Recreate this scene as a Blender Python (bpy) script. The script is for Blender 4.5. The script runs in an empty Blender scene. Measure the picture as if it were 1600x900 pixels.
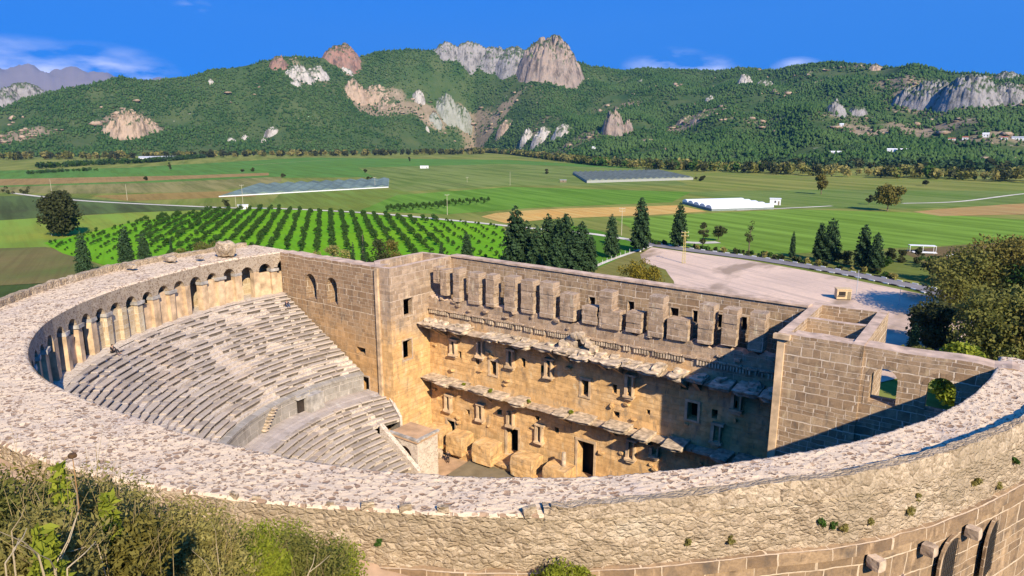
import bpy, math, random
import numpy as np
from math import sin, cos, radians, degrees, pi, hypot, atan2, asin
from mathutils import Vector, noise as mnoise
random.seed(7); RNG = np.random.default_rng(7)

# ------------------------------------------------------------------ camera, sky, sun, exposure
CAM = np.array([38.5, -64.5, 39.3]); YAW = -.624; PIT = .215; F = 1065.0
fw = np.array([sin(YAW)*cos(PIT), cos(YAW)*cos(PIT), -sin(PIT)])
rt = np.array([cos(YAW), -sin(YAW), 0.0]); upv = np.cross(rt, fw)
SC = bpy.context.scene; COL = SC.collection
cd = bpy.data.cameras.new('camera'); cam = bpy.data.objects.new('camera', cd); COL.objects.link(cam)
cam.location = CAM; cam.rotation_euler = (pi/2-PIT, 0, -YAW)
cd.sensor_width = 36; cd.lens = 36*F/1600; cd.clip_start = .1; cd.clip_end = 60000
SC.camera = cam
SUN = Vector((13.1, -8.2, 10.2)).normalized()
sl = bpy.data.lights.new('sun', 'SUN'); sl.energy = 5.0; sl.angle = radians(.5); sl.color = (1, .885, .70)
so = bpy.data.objects.new('sun', sl); COL.objects.link(so)
so.rotation_euler = (-SUN).to_track_quat('-Z', 'Y').to_euler(); so.location = (0, 0, 200)
W = bpy.data.worlds.new('World'); SC.world = W; W.use_nodes = True
wn = W.node_tree; wn.nodes.clear()
def wnode(t, **k):
    n = wn.nodes.new(t)
    for a, b in k.items(): setattr(n, a, b)
    return n
sky = wnode('ShaderNodeTexSky', sky_type='NISHITA', sun_disc=False, sun_elevation=math.asin(SUN.z),
            sun_rotation=atan2(SUN.x, SUN.y), altitude=0, air_density=1.0, dust_density=0.15, ozone_density=4.0)
hs = wnode('ShaderNodeHueSaturation'); hs.inputs['Saturation'].default_value = 1.45; hs.inputs['Hue'].default_value = .503
bg = wnode('ShaderNodeBackground'); bg.inputs['Strength'].default_value = .10
wo = wnode('ShaderNodeOutputWorld')
# thin cloud streaks low over the hills
tc = wnode('ShaderNodeTexCoord'); mp = wnode('ShaderNodeMapping'); mp.inputs['Scale'].default_value = (9, 9, 30)
nz = wnode('ShaderNodeTexNoise'); nz.inputs['Scale'].default_value = 1.6; nz.inputs['Detail'].default_value = 7
cr = wnode('ShaderNodeMapRange'); cr.inputs['From Min'].default_value = .40; cr.inputs['From Max'].default_value = .68
banks = None
for bx, by, wd in [(40, 112, .012), (150, 112, .009), (215, 118, .003), (1045, 103, .0045), (1100, 106, .0025), (1245, 104, .0012), (300, 8, .0006)]:
    rr = fw+rt*((bx-800)/F)+upv*((450-by)/F); rr = rr/np.linalg.norm(rr)
    sq = wnode('ShaderNodeVectorMath', operation='MULTIPLY'); sq.inputs[1].default_value = (1, 1, 2.6)
    L0 = wn.links.new; L0(tc.outputs['Generated'], sq.inputs[0])
    ds = wnode('ShaderNodeVectorMath', operation='DISTANCE'); ds.inputs[1].default_value = (rr[0], rr[1], rr[2]*2.6); L0(sq.outputs[0], ds.inputs[0])
    mr_ = wnode('ShaderNodeMapRange'); mr_.inputs['From Min'].default_value = math.sqrt(wd); mr_.inputs['From Max'].default_value = math.sqrt(wd)*.25; L0(ds.outputs['Value'], mr_.inputs['Value'])
    if banks is None: banks = mr_.outputs[0]
    else:
        mm = wnode('ShaderNodeMath', operation='MAXIMUM'); L0(banks, mm.inputs[0]); L0(mr_.outputs[0], mm.inputs[1]); banks = mm.outputs[0]
mu = wnode('ShaderNodeMath', operation='MULTIPLY'); mx = wnode('ShaderNodeMixRGB'); mx.inputs['Color2'].default_value = (8.5, 8.6, 11, 1)
m2 = wnode('ShaderNodeMath', operation='MULTIPLY'); m2.inputs[1].default_value = .8
L = wn.links.new
L(tc.outputs['Generated'], mp.inputs['Vector']); L(mp.outputs[0], nz.inputs['Vector']); L(nz.outputs['Fac'], cr.inputs['Value'])
L(cr.outputs[0], mu.inputs[0]); L(banks, mu.inputs[1]); L(mu.outputs[0], m2.inputs[0]); L(m2.outputs[0], mx.inputs['Fac'])
va = wnode('ShaderNodeVectorMath', operation='ADD'); va.inputs[1].default_value = (0, 0, .30); vn = wnode('ShaderNodeVectorMath', operation='NORMALIZE')
L(tc.outputs['Generated'], va.inputs[0]); L(va.outputs[0], vn.inputs[0]); L(vn.outputs[0], sky.inputs['Vector'])
tint = wnode('ShaderNodeMixRGB', blend_type='MULTIPLY'); tint.inputs['Fac'].default_value = 1; tint.inputs['Color2'].default_value = (.10, .74, 1.5, 1)
L(sky.outputs[0], tint.inputs['Color1']); L(tint.outputs[0], hs.inputs['Color']); L(hs.outputs[0], mx.inputs['Color1']); L(mx.outputs[0], bg.inputs['Color']); L(bg.outputs[0], wo.inputs['Surface'])
SC.view_settings.view_transform = 'Standard'; SC.view_settings.look = 'None'
SC.view_settings.exposure = .93; SC.view_settings.gamma = 1; SC.view_settings.use_curve_mapping = False

SC.cycles.max_bounces = 5; SC.cycles.diffuse_bounces = 1; SC.cycles.glossy_bounces = 1; SC.cycles.transmission_bounces = 2; SC.cycles.volume_bounces = 0
# ------------------------------------------------------------------ survey helpers (photo pixel -> place in the world)
def ray(x, y): return fw + rt*((x-800)/F) + upv*((450-y)/F)
def atz(x, y, z):
    r = ray(x, y); return CAM + r*((z-CAM[2])/r[2])
def aty(x, y, Y):
    r = ray(x, y); return CAM + r*((Y-CAM[1])/r[1])
def atx(x, y, X):
    r = ray(x, y); return CAM + r*((X-CAM[0])/r[0])
def prj(P):
    P = np.atleast_2d(P)-CAM; d = P@fw
    return np.c_[800+F*(P@rt)/d, 450-F*(P@upv)/d], d
ZP = -3.0                                    # level of the plain
C0 = np.array([-3.0, -13.0])
_ot = np.array([(-200, 54), (-190, 52.6), (-182, 51.2), (-167, 49.4), (-154, 48), (-143, 46.9), (-132, 46), (-120, 44.5), (-108, 42.3),
       (-91, 40), (-81, 39.4), (-71, 39), (-58.6, 38.85), (-50, 39.4), (-41, 39.95), (-32.3, 40.8), (-29.6, 41.4), (-26.6, 42.05), (-21.5, 42.75), (-17.5, 43.3), (-12.9, 43.9), (-9.7, 44.5), (0, 46.3), (13, 50), (20, 52)])
_og = np.arange(-200, 20.1, .5); _ov = np.interp(_og, _ot[:, 0], _ot[:, 1])
_k = np.exp(-np.linspace(-2, 2, 21)**2); _k /= _k.sum(); _ov = np.convolve(np.pad(_ov, 10, 'edge'), _k, 'valid')
_it = np.array([(-200, 43.4), (-192.6, 43.1), (-178.7, 42.3), (-163.3, 40.6), (-149.5, 39.8), (-134.3, 38.8), (-119.9, 37.3), (-108.2, 36.0), (-99.1, 34.8), (-87.7, 33.9), (-73.4, 34.2), (-60.7, 35.2), (-51, 35.9),
       (-43.7, 36.5), (-35.6, 37.0), (-27.8, 37.6), (-22, 38.4), (-14.4, 39.4), (-5.6, 40.7), (3.3, 42), (9.2, 43), (20, 45)])
_iv = np.interp(_og, _it[:, 0], _it[:, 1]); _iv = np.convolve(np.pad(_iv, 10, 'edge'), _k, 'valid')
def Rin(t): return float(np.interp(t, _og, _iv))
def Rout(t): return float(np.interp(t, _og, _ov))
def P2(t, r): return (C0[0]+r*cos(radians(t)), C0[1]+r*sin(radians(t)))
def theta(x, y):
    t = degrees(atan2(y-C0[1], x-C0[0])); return t-360 if t > 90 else t
def onwall(px, py, off=0):
    r = ray(px, py); r = r/np.linalg.norm(r); d = 5.0
    while d < 150:
        p = CAM+r*d
        if hypot(p[0]-C0[0], p[1]-C0[1]) < Rout(theta(p[0], p[1]))+off: return p
        d += .02
def fbm(x, y, z, o=4, s=1.0):
    v = 0; a = 1; t = 0
    for _ in range(o):
        v += a*mnoise.noise((x*s, y*s, z*s)); t += a; a *= .5; s *= 2.03
    return v/t

# ------------------------------------------------------------------ object helpers
def tag(o, label=None, cat=None, group=None, kind=None):
    if label: o['label'] = label
    if cat: o['category'] = cat
    if group: o['group'] = group
    if kind: o['kind'] = kind
    return o
def empty(name, loc=(0, 0, 0), label=None, cat=None, group=None):
    o = bpy.data.objects.new(name, None); COL.objects.link(o); o.location = loc; o.empty_display_size = .5
    return tag(o, label, cat, group)
def link(name, me, parent=None, loc=None):
    o = bpy.data.objects.new(name, me); COL.objects.link(o)
    if parent: o.parent = parent
    if loc is not None: o.location = loc
    return o
class MB:
    def __init__(s): s.v = []; s.f = []; s.uv = []; s.mi = []
    def add(s, pts, uvs=None, m=0):
        b = len(s.v); s.v += [tuple(p) for p in pts]; s.f.append(list(range(b, b+len(pts))))
        if uvs is None:
            p = [Vector(q) for q in pts[:3]]; n = (p[1]-p[0]).cross(p[2]-p[0]); a = [abs(c) for c in n]
            i = a.index(max(a)); uvs = [((q[1], q[2]) if i == 0 else (q[0], q[2]) if i == 1 else (q[0], q[1])) for q in pts]
        s.uv += [tuple(q) for q in uvs]; s.mi.append(m)
    def hexa(s, p, m=0, skip=()):             # p: 4 bottom + 4 top corners, counter-clockwise
        F_ = {'b': (3, 2, 1, 0), 't': (4, 5, 6, 7), 's0': (0, 1, 5, 4), 's1': (1, 2, 6, 5), 's2': (2, 3, 7, 6), 's3': (3, 0, 4, 7)}
        for k, f in F_.items():
            if k not in skip: s.add([p[i] for i in f], None, m)
    def box(s, c, d, rot=0, m=0, jit=0, taper=1.0):
        a, b, h = d[0]/2, d[1]/2, d[2]/2; q = []
        for z, k in ((-h, 1), (h, taper)):
            for x, y in ((-a, -b), (a, -b), (a, b), (-a, b)):
                x *= k; y *= k
                q.append((c[0]+x*cos(rot)-y*sin(rot)+random.uniform(-jit, jit), c[1]+x*sin(rot)+y*cos(rot)+random.uniform(-jit, jit), c[2]+z+random.uniform(-jit, jit)))
        s.hexa(q, m)
    def rbox(s, c, d, rot=0, m=0, amp=.05, n=3, rnd=.10):
        a = random.uniform(0, 99); g = np.linspace(-1, 1, n+1); cr, sr = cos(rot), sin(rot)
        def pt(x, y, z):
            k = 1-rnd*((abs(x*y)+abs(y*z)+abs(x*z))/3)**2; p = [x*d[0]/2*k, y*d[1]/2*k, z*d[2]/2*k]
            e = (fbm(p[0]+a, p[1], p[2], 3, 1.3), fbm(p[0], p[1]+a, p[2], 3, 1.3), fbm(p[0], p[1], p[2]+a, 3, 1.3)); p = [p[i]+amp*2.2*e[i] for i in range(3)]
            return (c[0]+p[0]*cr-p[1]*sr, c[1]+p[0]*sr+p[1]*cr, c[2]+p[2])
        for ax in range(3):
            for sg in (-1, 1):
                for i in range(n):
                    for j in range(n):
                        q = []
                        for u, v in ((g[i], g[j]), (g[i+1], g[j]), (g[i+1], g[j+1]), (g[i], g[j+1])):
                            t = [0, 0, 0]; t[ax] = sg; t[(ax+1) % 3] = u; t[(ax+2) % 3] = v; q.append(pt(*t))
                        s.add(q if sg > 0 else q[::-1], None, m)
    def tube(s, a, b, r0, r1, n=7, m=0):
        a = Vector(a); b = Vector(b); d = (b-a).normalized(); u = d.orthogonal().normalized(); w = d.cross(u)
        A = [a+(u*cos(2*pi*i/n)+w*sin(2*pi*i/n))*r0 for i in range(n)]; B = [b+(u*cos(2*pi*i/n)+w*sin(2*pi*i/n))*r1 for i in range(n)]
        for i in range(n): j = (i+1) % n; s.add([A[i], A[j], B[j], B[i]], None, m)
        s.add(B, None, m)
    def mesh(s, name, mats, smooth=False, merge=0):
        me = bpy.data.meshes.new(name); me.from_pydata(s.v, [], s.f)
        for m in (mats if isinstance(mats, (list, tuple)) else [mats]): me.materials.append(m)
        me.uv_layers.new(name='UVMap').data.foreach_set('uv', np.array(s.uv, 'f').ravel())
        me.polygons.foreach_set('material_index', s.mi)
        if merge:
            import bmesh
            bm = bmesh.new(); bm.from_mesh(me); bmesh.ops.remove_doubles(bm, verts=bm.verts, dist=merge); bm.to_mesh(me); bm.free()
        if smooth: me.polygons.foreach_set('use_smooth', [True]*len(me.polygons))
        return me
    def obj(s, name, mats, parent=None, **k):
        return link(name, s.mesh(name, mats, **k), parent)
def np_mesh(name, V, Fc, mats, mi=None, smooth=False, uv=None):
    me = bpy.data.meshes.new(name); n = len(Fc); k = Fc.shape[1]
    me.vertices.add(len(V)); me.vertices.foreach_set('co', np.asarray(V, 'f').ravel())
    me.loops.add(n*k); me.loops.foreach_set('vertex_index', np.asarray(Fc, 'i').ravel())
    me.polygons.add(n); me.polygons.foreach_set('loop_start', np.arange(0, n*k, k, dtype='i'))
    for m in (mats if isinstance(mats, (list, tuple)) else [mats]): me.materials.append(m)
    if mi is not None: me.polygons.foreach_set('material_index', np.asarray(mi, 'i'))
    if smooth: me.polygons.foreach_set('use_smooth', np.ones(n, bool))
    if uv is not None: me.uv_layers.new(name='UVMap').data.foreach_set('uv', np.asarray(uv, 'f')[Fc.ravel()].ravel())
    me.update(calc_edges=True); return me

# ------------------------------------------------------------------ materials
class NT:
    def __init__(s, name, rough=.9, spec=.2):
        s.m = bpy.data.materials.new(name); s.m.use_nodes = True; s.t = s.m.node_tree; s.t.nodes.clear()
        s.o = s.t.nodes.new('ShaderNodeOutputMaterial'); s.b = s.t.nodes.new('ShaderNodeBsdfPrincipled')
        s.b.inputs['Roughness'].default_value = rough; s.b.inputs['Specular IOR Level'].default_value = spec
        s.t.links.new(s.b.outputs[0], s.o.inputs[0])
    def n(s, t, ins={}, **k):
        q = s.t.nodes.new(t)
        for a, b in k.items(): setattr(q, a, b)
        for a, b in ins.items():
            if isinstance(b, bpy.types.NodeSocket): s.t.links.new(b, q.inputs[a])
            else:
                if isinstance(b, tuple) and len(b) == 3 and q.inputs[a].type == 'RGBA': b = b+(1,)
                q.inputs[a].default_value = b
        return q
    def co(s, k='Object'): return s.n('ShaderNodeTexCoord').outputs[k]
    def pos(s): return s.n('ShaderNodeNewGeometry').outputs['Position']
    def mapv(s, v, sc): return s.n('ShaderNodeMapping', {'Vector': v, 'Scale': sc}).outputs[0]
    def noise(s, v, scale, det=4, rough=.55): return s.n('ShaderNodeTexNoise', {'Vector': v, 'Scale': scale, 'Detail': det, 'Roughness': rough}).outputs['Fac']
    def rng(s, v, a, b, c=0, d=1): return s.n('ShaderNodeMapRange', {'Value': v, 'From Min': a, 'From Max': b, 'To Min': c, 'To Max': d}).outputs[0]
    def mix(s, f, a, b, mode='MIX'): return s.n('ShaderNodeMixRGB', {'Fac': f, 'Color1': a, 'Color2': b}, blend_type=mode).outputs[0]
    def math(s, op, a, b=0.0): return s.n('ShaderNodeMath', {0: a, 1: b}, operation=op).outputs[0]
    def bump(s, h, st=.5, d=.1): 
        q = s.n('ShaderNodeBump', {'Height': h, 'Strength': st, 'Distance': d}); s.t.links.new(q.outputs[0], s.b.inputs['Normal'])
    def col(s, c): s.t.links.new(c, s.b.inputs['Base Color']); return s.m
def plain_mat(name, c, rough=.8, var=.25, scale=2.0):
    t = NT(name, rough); n = t.noise(t.pos(), scale, 5)
    d = tuple(x*(1-var) for x in c); e = tuple(min(1, x*(1+var)) for x in c)
    t.bump(n, .2, .05); return t.col(t.mix(t.rng(n, .3, .7), d, e))
def ashlar(name, c1, c2, mortar, bw=1.2, bh=.5, ms=.035, stain=(.12, .08, .05), stain_amt=.5, low=None, rough_amt=.6):
    t = NT(name, .95, .1); uv = t.co('UV')
    wob = t.n('ShaderNodeTexNoise', {'Vector': uv, 'Scale': 1.1, 'Detail': 3}).outputs['Color']
    off = t.n('ShaderNodeVectorMath', {0: wob, 1: (.5, .5, .5)}, operation='SUBTRACT').outputs[0]
    off = t.n('ShaderNodeVectorMath', {0: off, 'Scale': .2}, operation='SCALE').outputs[0]
    v = t.n('ShaderNodeVectorMath', {0: uv, 1: off}, operation='ADD').outputs[0]
    xy = t.n('ShaderNodeSeparateXYZ', {0: v}); yy = t.math('ADD', xy.outputs['Y'], t.math('ADD', t.math('MULTIPLY', t.math('SINE', t.math('MULTIPLY', xy.outputs['Y'], 3.4/bh*.5)), .16*bh), t.math('MULTIPLY', t.math('SINE', t.math('MULTIPLY', xy.outputs['Y'], 1.13/bh)), .3*bh)))
    xx = t.math('ADD', xy.outputs['X'], t.math('ADD', t.math('MULTIPLY', t.math('SINE', t.math('ADD', t.math('MULTIPLY', xy.outputs['X'], 2.3/bw), t.math('MULTIPLY', t.math('FLOOR', t.math('DIVIDE', yy, bh)), 2.4))), .24*bw), t.math('MULTIPLY', t.math('SINE', t.math('MULTIPLY', t.math('FLOOR', t.math('DIVIDE', yy, bh)), 12.9)), bw*.4)))
    v = t.n('ShaderNodeCombineXYZ', {0: xx, 1: yy}).outputs[0]
    br = t.n('ShaderNodeTexBrick', {'Vector': v, 'Color1': (0, 0, 0, 1), 'Color2': (1, 1, 1, 1), 'Mortar': (.5, .5, .5, 1), 'Scale': 1.0, 'Mortar Size': ms, 'Mortar Smooth': .25, 'Bias': 0.0, 'Brick Width': bw, 'Row Height': bh}, offset=.5, offset_frequency=2, squash=.72, squash_frequency=3)
    n1 = t.noise(uv, .35, 5); n2 = t.noise(uv, 7, 5, .7); n3 = t.noise(uv, 1.3, 4)
    base = t.mix(br.outputs['Color'], c1, c2)
    base = t.mix(t.rng(n2, .3, .75, 0, .55), base, tuple(x*.45 for x in c1))
    base = t.mix(t.rng(n3, .48, .72, 0, stain_amt), base, stain)
    if low:                                      # the lower storeys are of a warmer, cleaner ochre stone
        z = t.n('ShaderNodeSeparateXYZ', {0: t.pos()}).outputs['Z']
        f = t.rng(t.math('ADD', z, t.math('MULTIPLY', n1, 7.0)), low[1], low[2], 1, 0)
        warm = t.mix(br.outputs['Color'], low[0], tuple(min(1, x*1.35) for x in low[0])); warm = t.mix(t.rng(n3, .42, .72, 0, .5), warm, tuple(x*y for x, y in zip(low[0], (.5, .42, .35))))
        warm = t.mix(t.rng(n1, .5, .7, 0, .5), warm, (.62, .47, .30))
        base = t.mix(f, base, warm)
        mort = t.mix(f, mortar, tuple(min(1, x*1.25) for x in low[0]))
    else: mort = mortar
    mf = t.math('MULTIPLY', br.outputs['Fac'], t.rng(n3, .3, .55, .35, 1))
    n4 = t.noise(t.mapv(uv, (1.6, .5, 1)), .8, 5, .65); base = t.mix(t.rng(n4, .53, .68, 0, .62), base, (c1[1]*.62, c1[1]*.52, c1[1]*.42)); base = t.mix(t.rng(n4, .42, .3, 0, .45), base, tuple(min(.8, x*1.5) for x in c2))
    t.bump(t.math('SUBTRACT', t.math('MULTIPLY', n2, .5), t.math('MULTIPLY', br.outputs['Fac'], .6)), rough_amt, .09)
    return t.col(t.mix(mf, base, mort))
def cobble(name, scale, stone_a, stone_b, mortar, cover, sx=1.0, edge=.11, big=.25):
    t = NT(name, .95, .1); uv = t.mapv(t.co('UV'), (sx, 1, 1))
    wob = t.n('ShaderNodeTexNoise', {'Vector': uv, 'Scale': 2.2, 'Detail': 3}).outputs['Color']
    off = t.n('ShaderNodeVectorMath', {0: wob, 'Scale': .22}, operation='SCALE').outputs[0]
    v = t.n('ShaderNodeVectorMath', {0: uv, 1: off}, operation='ADD').outputs[0]
    vo = t.n('ShaderNodeTexVoronoi', {'Vector': v, 'Scale': scale}, feature='F1'); ve = t.n('ShaderNodeTexVoronoi', {'Vector': v, 'Scale': scale}, feature='DISTANCE_TO_EDGE')
    r = t.n('ShaderNodeSeparateColor', {0: vo.outputs['Color']})
    n1 = t.noise(uv, big, 4); n2 = t.noise(uv, 14, 4, .7); n3 = t.noise(uv, 2.2, 4)
    th = t.rng(r.outputs[1], 0, 1, edge*.4, edge*1.9)
    stone = t.math('GREATER_THAN', ve.outputs['Distance'], th)
    keep = t.math('LESS_THAN', t.math('ADD', r.outputs[0], t.math('MULTIPLY', t.math('SUBTRACT', n1, .5), 1.1)), cover)
    f = t.math('MULTIPLY', stone, keep)
    sc = t.mix(r.outputs[2], stone_a, stone_b); sc = t.mix(t.rng(n2, .35, .7, 0, .5), sc, tuple(x*.5 for x in stone_a))
    mc = t.mix(t.rng(n3, .3, .7), mortar, tuple(x*.80 for x in mortar)); mc = t.mix(t.rng(n1, .45, .7, 0, .6), mc, tuple(x*y for x, y in zip(mortar, (.62, .6, .62)))); mc = t.mix(t.rng(n2, .4, .75, 0, .35), mc, tuple(x*.55 for x in mortar))
    h = t.math('ADD', t.math('MULTIPLY', f, .55), t.math('ADD', t.math('MULTIPLY', n2, .35), t.math('MULTIPLY', n3, .4)))
    t.bump(h, .8, .07); return t.col(t.mix(f, mc, sc))
def rubble_mat():
    t = NT('rubble_masonry', 1, .05); uv = t.mapv(t.co('UV'), (.75, 1.25, 1)); w = t.n('ShaderNodeTexNoise', {'Vector': uv, 'Scale': 3.0, 'Detail': 4}).outputs['Color']
    v = t.n('ShaderNodeVectorMath', {0: uv, 1: t.n('ShaderNodeVectorMath', {0: w, 'Scale': .3}, operation='SCALE').outputs[0]}, operation='ADD').outputs[0]
    ve = t.n('ShaderNodeTexVoronoi', {'Vector': v, 'Scale': 3.4}, feature='DISTANCE_TO_EDGE').outputs['Distance']; vc = t.n('ShaderNodeSeparateColor', {0: t.n('ShaderNodeTexVoronoi', {'Vector': v, 'Scale': 3.4}, feature='F1').outputs['Color']})
    n1 = t.noise(uv, .3, 6, .65); n2 = t.noise(uv, 9, 6, .75); n3 = t.noise(uv, 1.9, 5, .65)
    c = t.mix(vc.outputs[0], (.32, .23, .14), (.63, .48, .315)); c = t.mix(t.rng(n2, .48, .66, 0, .6), c, (.74, .59, .42)); c = t.mix(t.rng(n2, .46, .36, 0, .8), c, (.22, .155, .09))
    c = t.mix(t.rng(n3, .52, .68, 0, .65), c, (.30, .225, .14)); c = t.mix(t.rng(n1, .48, .62, 0, .75), c, (.38, .29, .185)); c = t.mix(t.rng(n1, .44, .32, 0, .5), c, (.76, .63, .46))
    cre = t.math('MULTIPLY', t.rng(ve, .0, .07, 1, 0), t.rng(vc.outputs[1], .45, .75)); c = t.mix(t.math('MULTIPLY', cre, .2), c, (.16, .115, .07))
    t.bump(t.math('ADD', t.math('MULTIPLY', n2, .5), t.math('ADD', n3, t.math('MULTIPLY', t.math('MINIMUM', ve, .25), 1.6))), 1.0, .16); return t.col(c)
def walk_mat():
    t = NT('cobbled_mortar', 1, .05); uv = t.mapv(t.co('UV'), (.8, 1.1, 1)); w = t.n('ShaderNodeTexNoise', {'Vector': uv, 'Scale': 2.0, 'Detail': 4}).outputs['Color']
    v = t.n('ShaderNodeVectorMath', {0: uv, 1: t.n('ShaderNodeVectorMath', {0: w, 'Scale': .28}, operation='SCALE').outputs[0]}, operation='ADD').outputs[0]
    n1 = t.noise(uv, .3, 5, .6); n2 = t.noise(uv, 11, 6, .75); n3 = t.noise(uv, 1.5, 5, .65); H_ = t.math('MULTIPLY', n2, .45)
    c = t.mix(t.rng(n3, .3, .7), (.86, .66, .44), (.72, .545, .36)); c = t.mix(t.rng(n1, .5, .7, 0, .6), c, (.55, .44, .36)); c = t.mix(t.rng(n2, .5, .68, 0, .5), c, (.45, .32, .23))
    for sc, cov, lo_, hi in ((5.6, .45, .05, .3), (2.7, .50, .06, .34)):
        vo = t.n('ShaderNodeSeparateColor', {0: t.n('ShaderNodeTexVoronoi', {'Vector': v, 'Scale': sc}, feature='F1').outputs['Color']}); ed = t.n('ShaderNodeTexVoronoi', {'Vector': v, 'Scale': sc}, feature='DISTANCE_TO_EDGE').outputs['Distance']
        m = t.rng(t.math('SUBTRACT', t.math('ADD', ed, t.math('MULTIPLY', t.math('SUBTRACT', n2, .5), .12)), t.rng(vo.outputs[1], 0, 1, lo_, hi)), 0, .035)
        k = t.math('MULTIPLY', m, t.math('LESS_THAN', t.math('ADD', vo.outputs[0], t.math('MULTIPLY', t.math('SUBTRACT', n3, .5), 1.0)), cov))
        sc_ = t.mix(vo.outputs[2], (.32, .195, .115), (.62, .44, .29)); sc_ = t.mix(t.rng(n2, .4, .7, 0, .6), sc_, (.26, .175, .12)); c = t.mix(k, c, sc_); H_ = t.math('ADD', H_, t.math('MULTIPLY', k, t.math('ADD', .45, t.math('MULTIPLY', t.math('MINIMUM', ed, .25), 2.0))))
    t.bump(t.math('ADD', H_, t.math('MULTIPLY', n3, .6)), .75, .12); return t.col(c)
M = {}
M['walk'] = walk_mat()
M['rubble'] = rubble_mat()
M['ashlar'] = ashlar('brown_ashlar', (.36, .23, .13), (.60, .415, .245), (.78, .62, .45), 1.25, .52, .03, (.13, .09, .055), .6)
M['ashlar_big'] = ashlar('large_brown_ashlar', (.27, .175, .10), (.50, .335, .19), (.64, .49, .33), 1.7, .78, .035, (.14, .095, .06), .95)
M['side'] = ashlar('side_wall_ashlar', (.32, .20, .11), (.50, .33, .19), (.70, .55, .38), 1.25, .55, .035, (.2, .13, .07), .45, ((.54, .31, .125), 12, 21), .9)
M['stage'] = ashlar('ochre_stage_ashlar', (.40, .275, .175), (.66, .475, .315), (.74, .58, .43), 1.4, .62, .024, (.23, .15, .09), .75, ((.66, .40, .17), 16.5, 21), 1.0)
M['trim'] = plain_mat('weathered_trim_stone', (.50, .37, .25), .95, .45, 1.6)
M['coping'] = plain_mat('coping_stone', (.54, .385, .27), .95, .35, .9)
M['marble'] = plain_mat('weathered_marble', (.50, .385, .265), .9, .6, 1.6)
M['plaster'] = plain_mat('ochre_plaster', (.60, .42, .25), .95, .4, .9)
M['yellow'] = ashlar('pale_yellow_brick', (.56, .40, .22), (.78, .64, .42), (.66, .52, .36), .9, .42, .03, (.4, .26, .14), .3)
M['greystone'] = plain_mat('grey_limestone', (.40, .36, .31), .95, .45, 1.2)
M['earth'] = plain_mat('packed_earth', (.50, .33, .20), 1, .3, .8)
M['pit'] = plain_mat('opening_shade', (.045, .034, .026), 1, .4, 1)  # near-black that paints the shade inside openings into the colour
def seat_mat():
    t = NT('grey_seat_stone', .95, .15); p = t.pos(); n = t.noise(p, .9, 5, .65); n2 = t.noise(p, 9, 4, .7); n3 = t.noise(p, .22, 4)
    r = t.n('ShaderNodeNewGeometry').outputs['Random Per Island']
    c = t.mix(r, (.36, .295, .235), (.56, .465, .37)); c = t.mix(t.rng(n, .5, .72, 0, .75), c, (.62, .52, .43)); c = t.mix(t.rng(n2, .45, .75, 0, .6), c, (.20, .16, .13)); c = t.mix(t.rng(n3, .5, .68, 0, .45), c, (.55, .41, .29))
    t.bump(t.math('ADD', n2, n), .6, .06); return t.col(c)
M['seat'] = seat_mat()
M['bed'] = cobble('white_rubble_bedding', 4, (.46, .36, .27), (.66, .53, .41), (.78, .655, .52), .6, 1, .14, .3)
M['archs'] = cobble('brown_rubble_arch', 4.2, (.25, .175, .11), (.42, .31, .21), (.52, .41, .29), .85, .8, .16, .4)
M['void'] = plain_mat('seat_recess_shade', (.155, .125, .095), 1, .4, 2)  # overhang shade painted as a dark tone on the seat recess faces
M['floor'] = plain_mat('sandy_floor', (.52, .33, .19), 1, .25, .7)
M['wood'] = plain_mat('olive_stage_boards', (.235, .185, .11), .7, .2, .6)
M['white'] = plain_mat('white_paint', (.74, .73, .70), .7, .1, 1)
M['metal'] = plain_mat('dark_iron', (.05, .045, .04), .5, .3, 5)

# ------------------------------------------------------------------ the theatre
TH = empty('ancient_theatre', (0, 0, 0), 'ruined Roman stone theatre with a ring of tiered seats and a tall ochre stage wall', 'theatre')
ZT = 23.4
def ringp(f, k):           # f along the ring 0..1, k across 0 inner .. 1 outer
    ti = -192.6+205.1*f; to = -190.6+201.4*f
    a = P2(ti, Rin(ti)); b = P2(to, Rout(to)); return (a[0]+(b[0]-a[0])*k, a[1]+(b[1]-a[1])*k)
def far_parapet(th): return max(0, min(1, (-118-th)/12))
def near_parapet(th): return max(0, min(1, (th+50)/26))
def relief(u, v, sc=2.5, am=.16):
    w = .5*fbm(u, v, 3, 2, .9); d, _ = mnoise.voronoi((u*sc*.75+w, v*sc*1.25, 1.7)); return am*min(.45, d[1]-d[0])+.07*fbm(u, v, 8, 3, 2.6)
# roof walk over the gallery
NU, NV = 1000, 38
V = []; UV = []
for i in range(NU+1):
    f = i/NU; s = f*150
    for j in range(NV+1):
        k = j/NV; x, y = ringp(f, k); e = fbm(x, y, 3, 3, .5)
        z = ZT+.08*e-.03*k+relief(s, k*6, 2.3, .10)
        if j == 0: z = 23.2
        if j == NV: z -= .10+.12*abs(fbm(x, y, 9, 2, .8))
        V.append((x, y, z)); UV.append((s, k*(Rout(-190.6+201.4*f)-Rin(-192.6+205.1*f))))
Fc = np.array([[i*(NV+1)+j, i*(NV+1)+j+1, (i+1)*(NV+1)+j+1, (i+1)*(NV+1)+j] for i in range(NU) for j in range(NV)])
link('roof_walk', np_mesh('roof_walk', V, Fc[:, ::-1], M['walk'], smooth=True, uv=UV), TH)
mb = MB()                   # underside and end faces of the slab
for i in range(200):
    f0, f1 = i/200, (i+1)/200
    a, b = ringp(f0, 0), ringp(f1, 0); c, d = ringp(f1, .45), ringp(f0, .45)
    mb.add([(*a, 22.95), (*b, 22.95), (*c, 22.95), (*d, 22.95)])
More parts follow.
